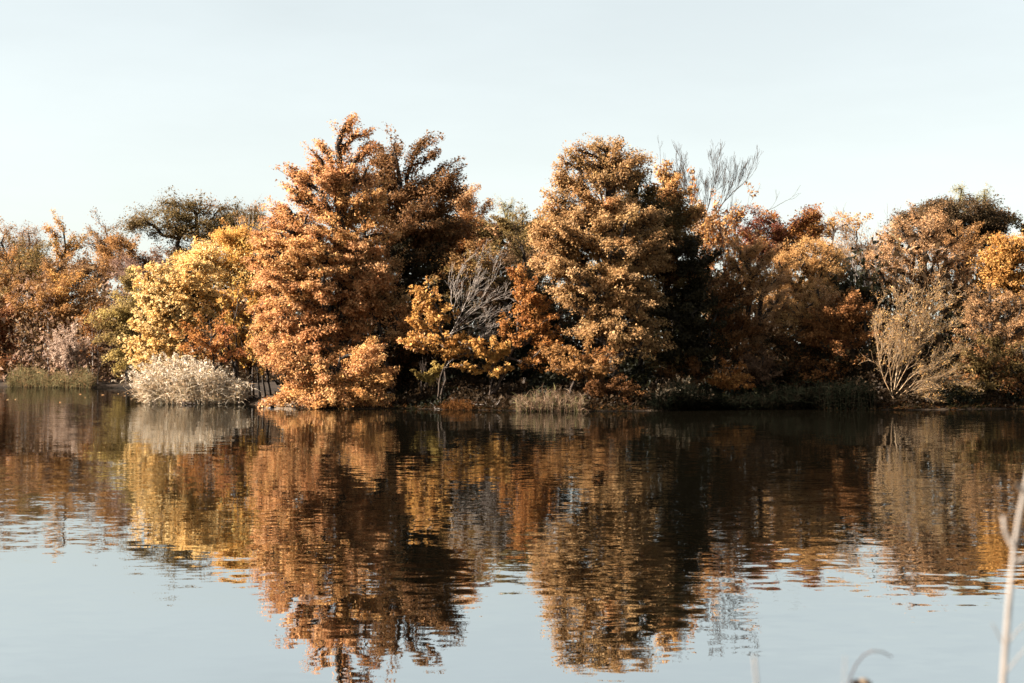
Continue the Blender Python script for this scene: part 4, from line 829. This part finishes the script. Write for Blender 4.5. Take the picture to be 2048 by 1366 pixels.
near_tube('side_twig', t, [(2012, 1300), (1996, 1268), (1984, 1246)], 0.0016, 0.0009, Dn + 0.2, M_NEAR_PALE)
Dn = 3.2
X, z, yb = on_bank(1672, Dn)
t = empty('bent_grass_blade', (X, Dn, z), 'blurred dry grass blade arching over at the bottom of the frame', 'grass blade')
near_tube('blade', t, [(1672, yb), (1690, 1380), (1704, 1345), (1714, 1318), (1728, 1302), (1746, 1294), (1762, 1295), (1774, 1302), (1784, 1314)], 0.0026, 0.0014, Dn, M_NEAR_BROWN, n=40)
# curled dead leaf showing its top edge at the frame bottom
X, z, yb = on_bank(1722, Dn)
t = empty('curled_dead_leaf_plant', (X, Dn, z), 'blurred dark curled seed head with pale rim cut by the bottom frame edge', 'seed head')
near_tube('stalk', t, [(1700, yb), (1712, 1500), (1720, 1405)], 0.004, 0.003, Dn, M_NEAR_BROWN)
def blob(name, parent, c, r, mat, seed):
    rng = np.random.default_rng(seed); nu, nv = 14, 9
    u = np.linspace(0, 2 * math.pi, nu, endpoint=False); v = np.linspace(0.12, math.pi - 0.12, nv)
    U, V = np.meshgrid(u, v); d = np.stack([np.cos(U) * np.sin(V), np.sin(U) * np.sin(V), np.cos(V)], -1)
    P = c + d * r * (1 + 0.18 * fbm(d, 2.5, seed))[..., None]
    idx = np.arange(nu * nv).reshape(nv, nu)
    F = np.stack([idx[:-1], np.roll(idx, -1, 1)[:-1], np.roll(idx, -1, 1)[1:], idx[1:]], -1).reshape(-1, 4)
    return mesh_obj(name, P, np.full(len(F), 4), F, mat, parent, smooth=True)
blob('dark_husk', t, W(1712, 1378, Dn - 0.03), np.array([0.014, 0.012, 0.022]), bark_material('black_husk', (14, 11, 12), (30, 22, 20)), 3)
blob('pale_husk', t, W(1730, 1380, Dn), np.array([0.020, 0.014, 0.025]), bark_material('straw_husk', (110, 90, 72), (130, 112, 94)), 4)
Dn = 2.4
for px0, pts, lab, r_ in [(1530, [(1522, 1366), (1514, 1340), (1508, 1312)], 'blurred pale grass tip at the bottom, left of the arching blade', 0.0042), (1676, [(1684, 1366), (1686, 1330), (1690, 1312)], 'faint thin grass tip just left of the arching blade', 0.0016)]:
    X, z, yb = on_bank(px0, Dn)
    t = empty('grass_blade', (X, Dn, z), lab, 'grass blade', 'out of focus blades on the near bank')
    near_tube('blade', t, [(px0, yb)] + pts, r_, r_ * 0.5, Dn, M_NEAR_PALE, n=16)

# ------------------------------------------------------------------ landing, debris and floating leaves
def patch(name, label, mat, x0, x1, off0, off1, lift=0.012, n=(60, 16), front=_front, seed=1):
    X = np.linspace(x0, x1, n[0]); T = np.linspace(0, 1, n[1]); XX, TT = np.meshgrid(X, T)
    edge = 0.35 * np.sin(XX * 1.7) + 0.2 * np.sin(XX * 4.1)
    taper = np.clip(np.minimum(XX - x0, x1 - XX) / 1.2, 0.05, 1)
    mid = (off0 + off1) / 2
    YY = np.interp(XX, front[:, 0], front[:, 1]) + mid + (off0 + (off1 - off0) * TT - mid) * taper + edge * (TT - 0.3)
    ZZ = np.maximum(ground_z(XX, YY), 0.0) + lift
    idx = np.arange(XX.size).reshape(n[1], n[0]); F = np.stack([idx[:-1, :-1], idx[:-1, 1:], idx[1:, 1:], idx[1:, :-1]], -1).reshape(-1, 4)
    o = mesh_obj(name, np.stack([XX, YY, ZZ], -1), np.full(len(F), 4), F, mat, smooth=True); o['kind'] = 'structure'; o['label'] = label
    return o
M_DIRT = bark_material('pale_trodden_dirt', (112, 88, 68), (152, 130, 110), 3.0)
M_DIRT_DARK = bark_material('leafy_brown_dirt', (60, 42, 32), (86, 62, 46), 3.0)
M_STRAW = bark_material('pale_dry_grass', (112, 100, 72), (140, 126, 94), 4.0)
patch('dirt_path', 'pale sunlit dirt landing between the silver reeds and the big oak', M_DIRT, -19.8, -14.6, 0.35, 6.5, lift=0.05)
patch('dirt_path', 'brown shaded dirt path along the bank below the pale trunks', M_DIRT_DARK, -7.5, 0.0, 0.9, 3.2, lift=0.04)
patch('grass_path', 'pale dry grass strip behind the left shore reeds', M_STRAW, -57.5, -52.2, 9.5, 14.5, lift=0.12, front=_far)
def stick(name, label, a, b, D, r, seed, mat, forks=2, cat='branch'):
    rng = np.random.default_rng(seed)
    (ax, ad), (bx, bd) = a, b
    A = np.array([(ax - 1024) / FPX * D, ad, 0]); B = np.array([(bx - 1024) / FPX * D, bd, 0])
    n = 9; P = A + (B - A) * np.linspace(0, 1, n)[:, None] + rng.normal(size=(n, 3)) * np.array([0.05, 0.05, 0]) 
    P[:, 2] = np.maximum(ground_z(P[:, 0], P[:, 1]), 0.0) + r * 0.8 + np.abs(rng.normal(size=n)) * 0.03
    t_ = empty(name, P[0], label, cat, 'fallen branches at the water line')
    rr = np.linspace(r, r * 0.45, n); tubes('limb', P[:-1], P[1:], rr[:-1], rr[1:], mat, t_, 6)
    for k_ in range(forks):
        i = rng.integers(2, n - 2); d = unit(np.array([rng.normal(), rng.normal() * 0.5, abs(rng.normal()) * 0.8 + 0.2])); q = P[i] + d * rng.uniform(0.3, 0.6)
        m_ = (P[i] + q) / 2 + rng.normal(size=3) * 0.03
        tubes('side_branch', np.array([P[i], m_]), np.array([m_, q]), np.array([r * 0.5, r * 0.35]), np.array([r * 0.35, r * 0.15]), mat, t_, 5)
stick('fallen_branch', 'pale fallen branch lying on the bank left of the cattails', (940, 96.0), (1008, 94.6), 95, 0.06, 1, M_BARK_PALE, 3)
stick('fallen_branch', 'pale stick lying in the dark cove right of the cattails', (1195, 94.2), (1240, 93.7), 94, 0.05, 2, M_BARK_PALE, 2)
stick('fallen_branch', 'dark branch end dipping into the water under the oak boughs', (588, 100.4), (604, 99.0), 100, 0.08, 3, M_BARK, 1)
stick('fallen_branch', 'mottled pale log at the foot of the silver reeds', (372, 106.2), (396, 106.0), 107, 0.09, 4, M_BARK_MID, 1)
stick('fallen_branch', 'thin pale stick at the waterline below the dirt path', (862, 97.0), (880, 96.2), 97, 0.04, 5, M_BARK_PALE, 1)
# small bag left on the landing
Xb = (543 - 1024) / FPX * 103.2; zb = float(ground_z(Xb, 103.2)) + 0.05
t_ = empty('bag', (Xb, 103.2, zb), 'small dark blue bag with a pale flap lying on the pale dirt landing', 'bag')
blob('body', t_, np.array([Xb + 0.05, 103.2, zb + 0.14]), np.array([0.17, 0.13, 0.18]), bark_material('navy_fabric', (30, 34, 46), (48, 54, 68)), 21)
blob('flap', t_, np.array([Xb - 0.04, 103.08, zb + 0.26]), np.array([0.20, 0.12, 0.06]), bark_material('pale_blue_fabric', (120, 130, 146), (160, 168, 180)), 22)
blob('pocket', t_, np.array([Xb - 0.07, 103.03, zb + 0.06]), np.array([0.08, 0.06, 0.09]), bark_material('white_fabric', (150, 152, 158), (190, 190, 194)), 23)
# leaves drifting on the water
rngf = np.random.default_rng(77)
spots = [(14, 800), (30, 799), (160, 789), (170, 795), (205, 790), (236, 788), (249, 792), (255, 787), (262, 798), (120, 805)]
for (px_, py_) in spots:
    D_ = CAMH * FPX / (py_ - HORIZON); X_ = (px_ - 1024) / FPX * D_
    lq = leaf_quads(np.array([[X_, D_, 0.02], [X_ + 0.05, D_ + 0.03, 0.03]]), unit(np.array([[0.1, -0.2, 1.0], [-0.3, -0.3, 1.0]])), np.array([0.16, 0.13]), 0.8, rngf)
    o = quads('floating_leaf', lq, M_LEAF, None, np.array([P_OAK[0], P_OAK_TAN[2]]))
    o['label'] = 'small fallen leaf drifting on the water near the left shore'; o['category'] = 'leaf'; o['group'] = 'leaves drifting near the left shore'

# ragged margin of dry sedge and roots hanging over the water's edge
rngs = np.random.default_rng(91); ns = 9000
pxs = rngs.uniform(770, 2080, ns); Xs = (pxs - 1024) / FPX * 95
Ys = np.interp(Xs, _front[:, 0], _front[:, 1]) + rngs.exponential(0.7, ns) - 0.35
thick = fbm(np.stack([Xs, Ys], 1), 1.6, 8)
oks = (thick > -0.35); Xs, Ys = Xs[oks], Ys[oks]; ns = len(Xs)
Ps = np.stack([Xs, Ys, np.maximum(ground_z(Xs, Ys), 0.0)], 1)
ds = unit(np.stack([rngs.normal(size=ns) * 0.5, rngs.normal(size=ns) * 0.4 - 0.35, np.ones(ns)], 1))
Qs = ribbons(Ps, ds, rngs.uniform(0.2, 0.75, ns), rngs.uniform(0.02, 0.045, ns), rngs.uniform(0.2, 0.9, ns), rngs)
cs_ = np.concatenate([P_RUST * 0.35, P_REEDBROWN * 0.30, P_GREEN_SHADE, P_REED_SHADE])
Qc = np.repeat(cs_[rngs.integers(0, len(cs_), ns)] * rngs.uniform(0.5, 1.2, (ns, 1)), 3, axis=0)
okq = Qs[..., 2].min(1) > 0.005
o = quads('bank_grass', Qs[okq], M_REED, None, Qc[okq]); o['kind'] = 'stuff'; o['label'] = 'ragged dark grass and dead stems along the shaded waterline'; o['category'] = 'grass'
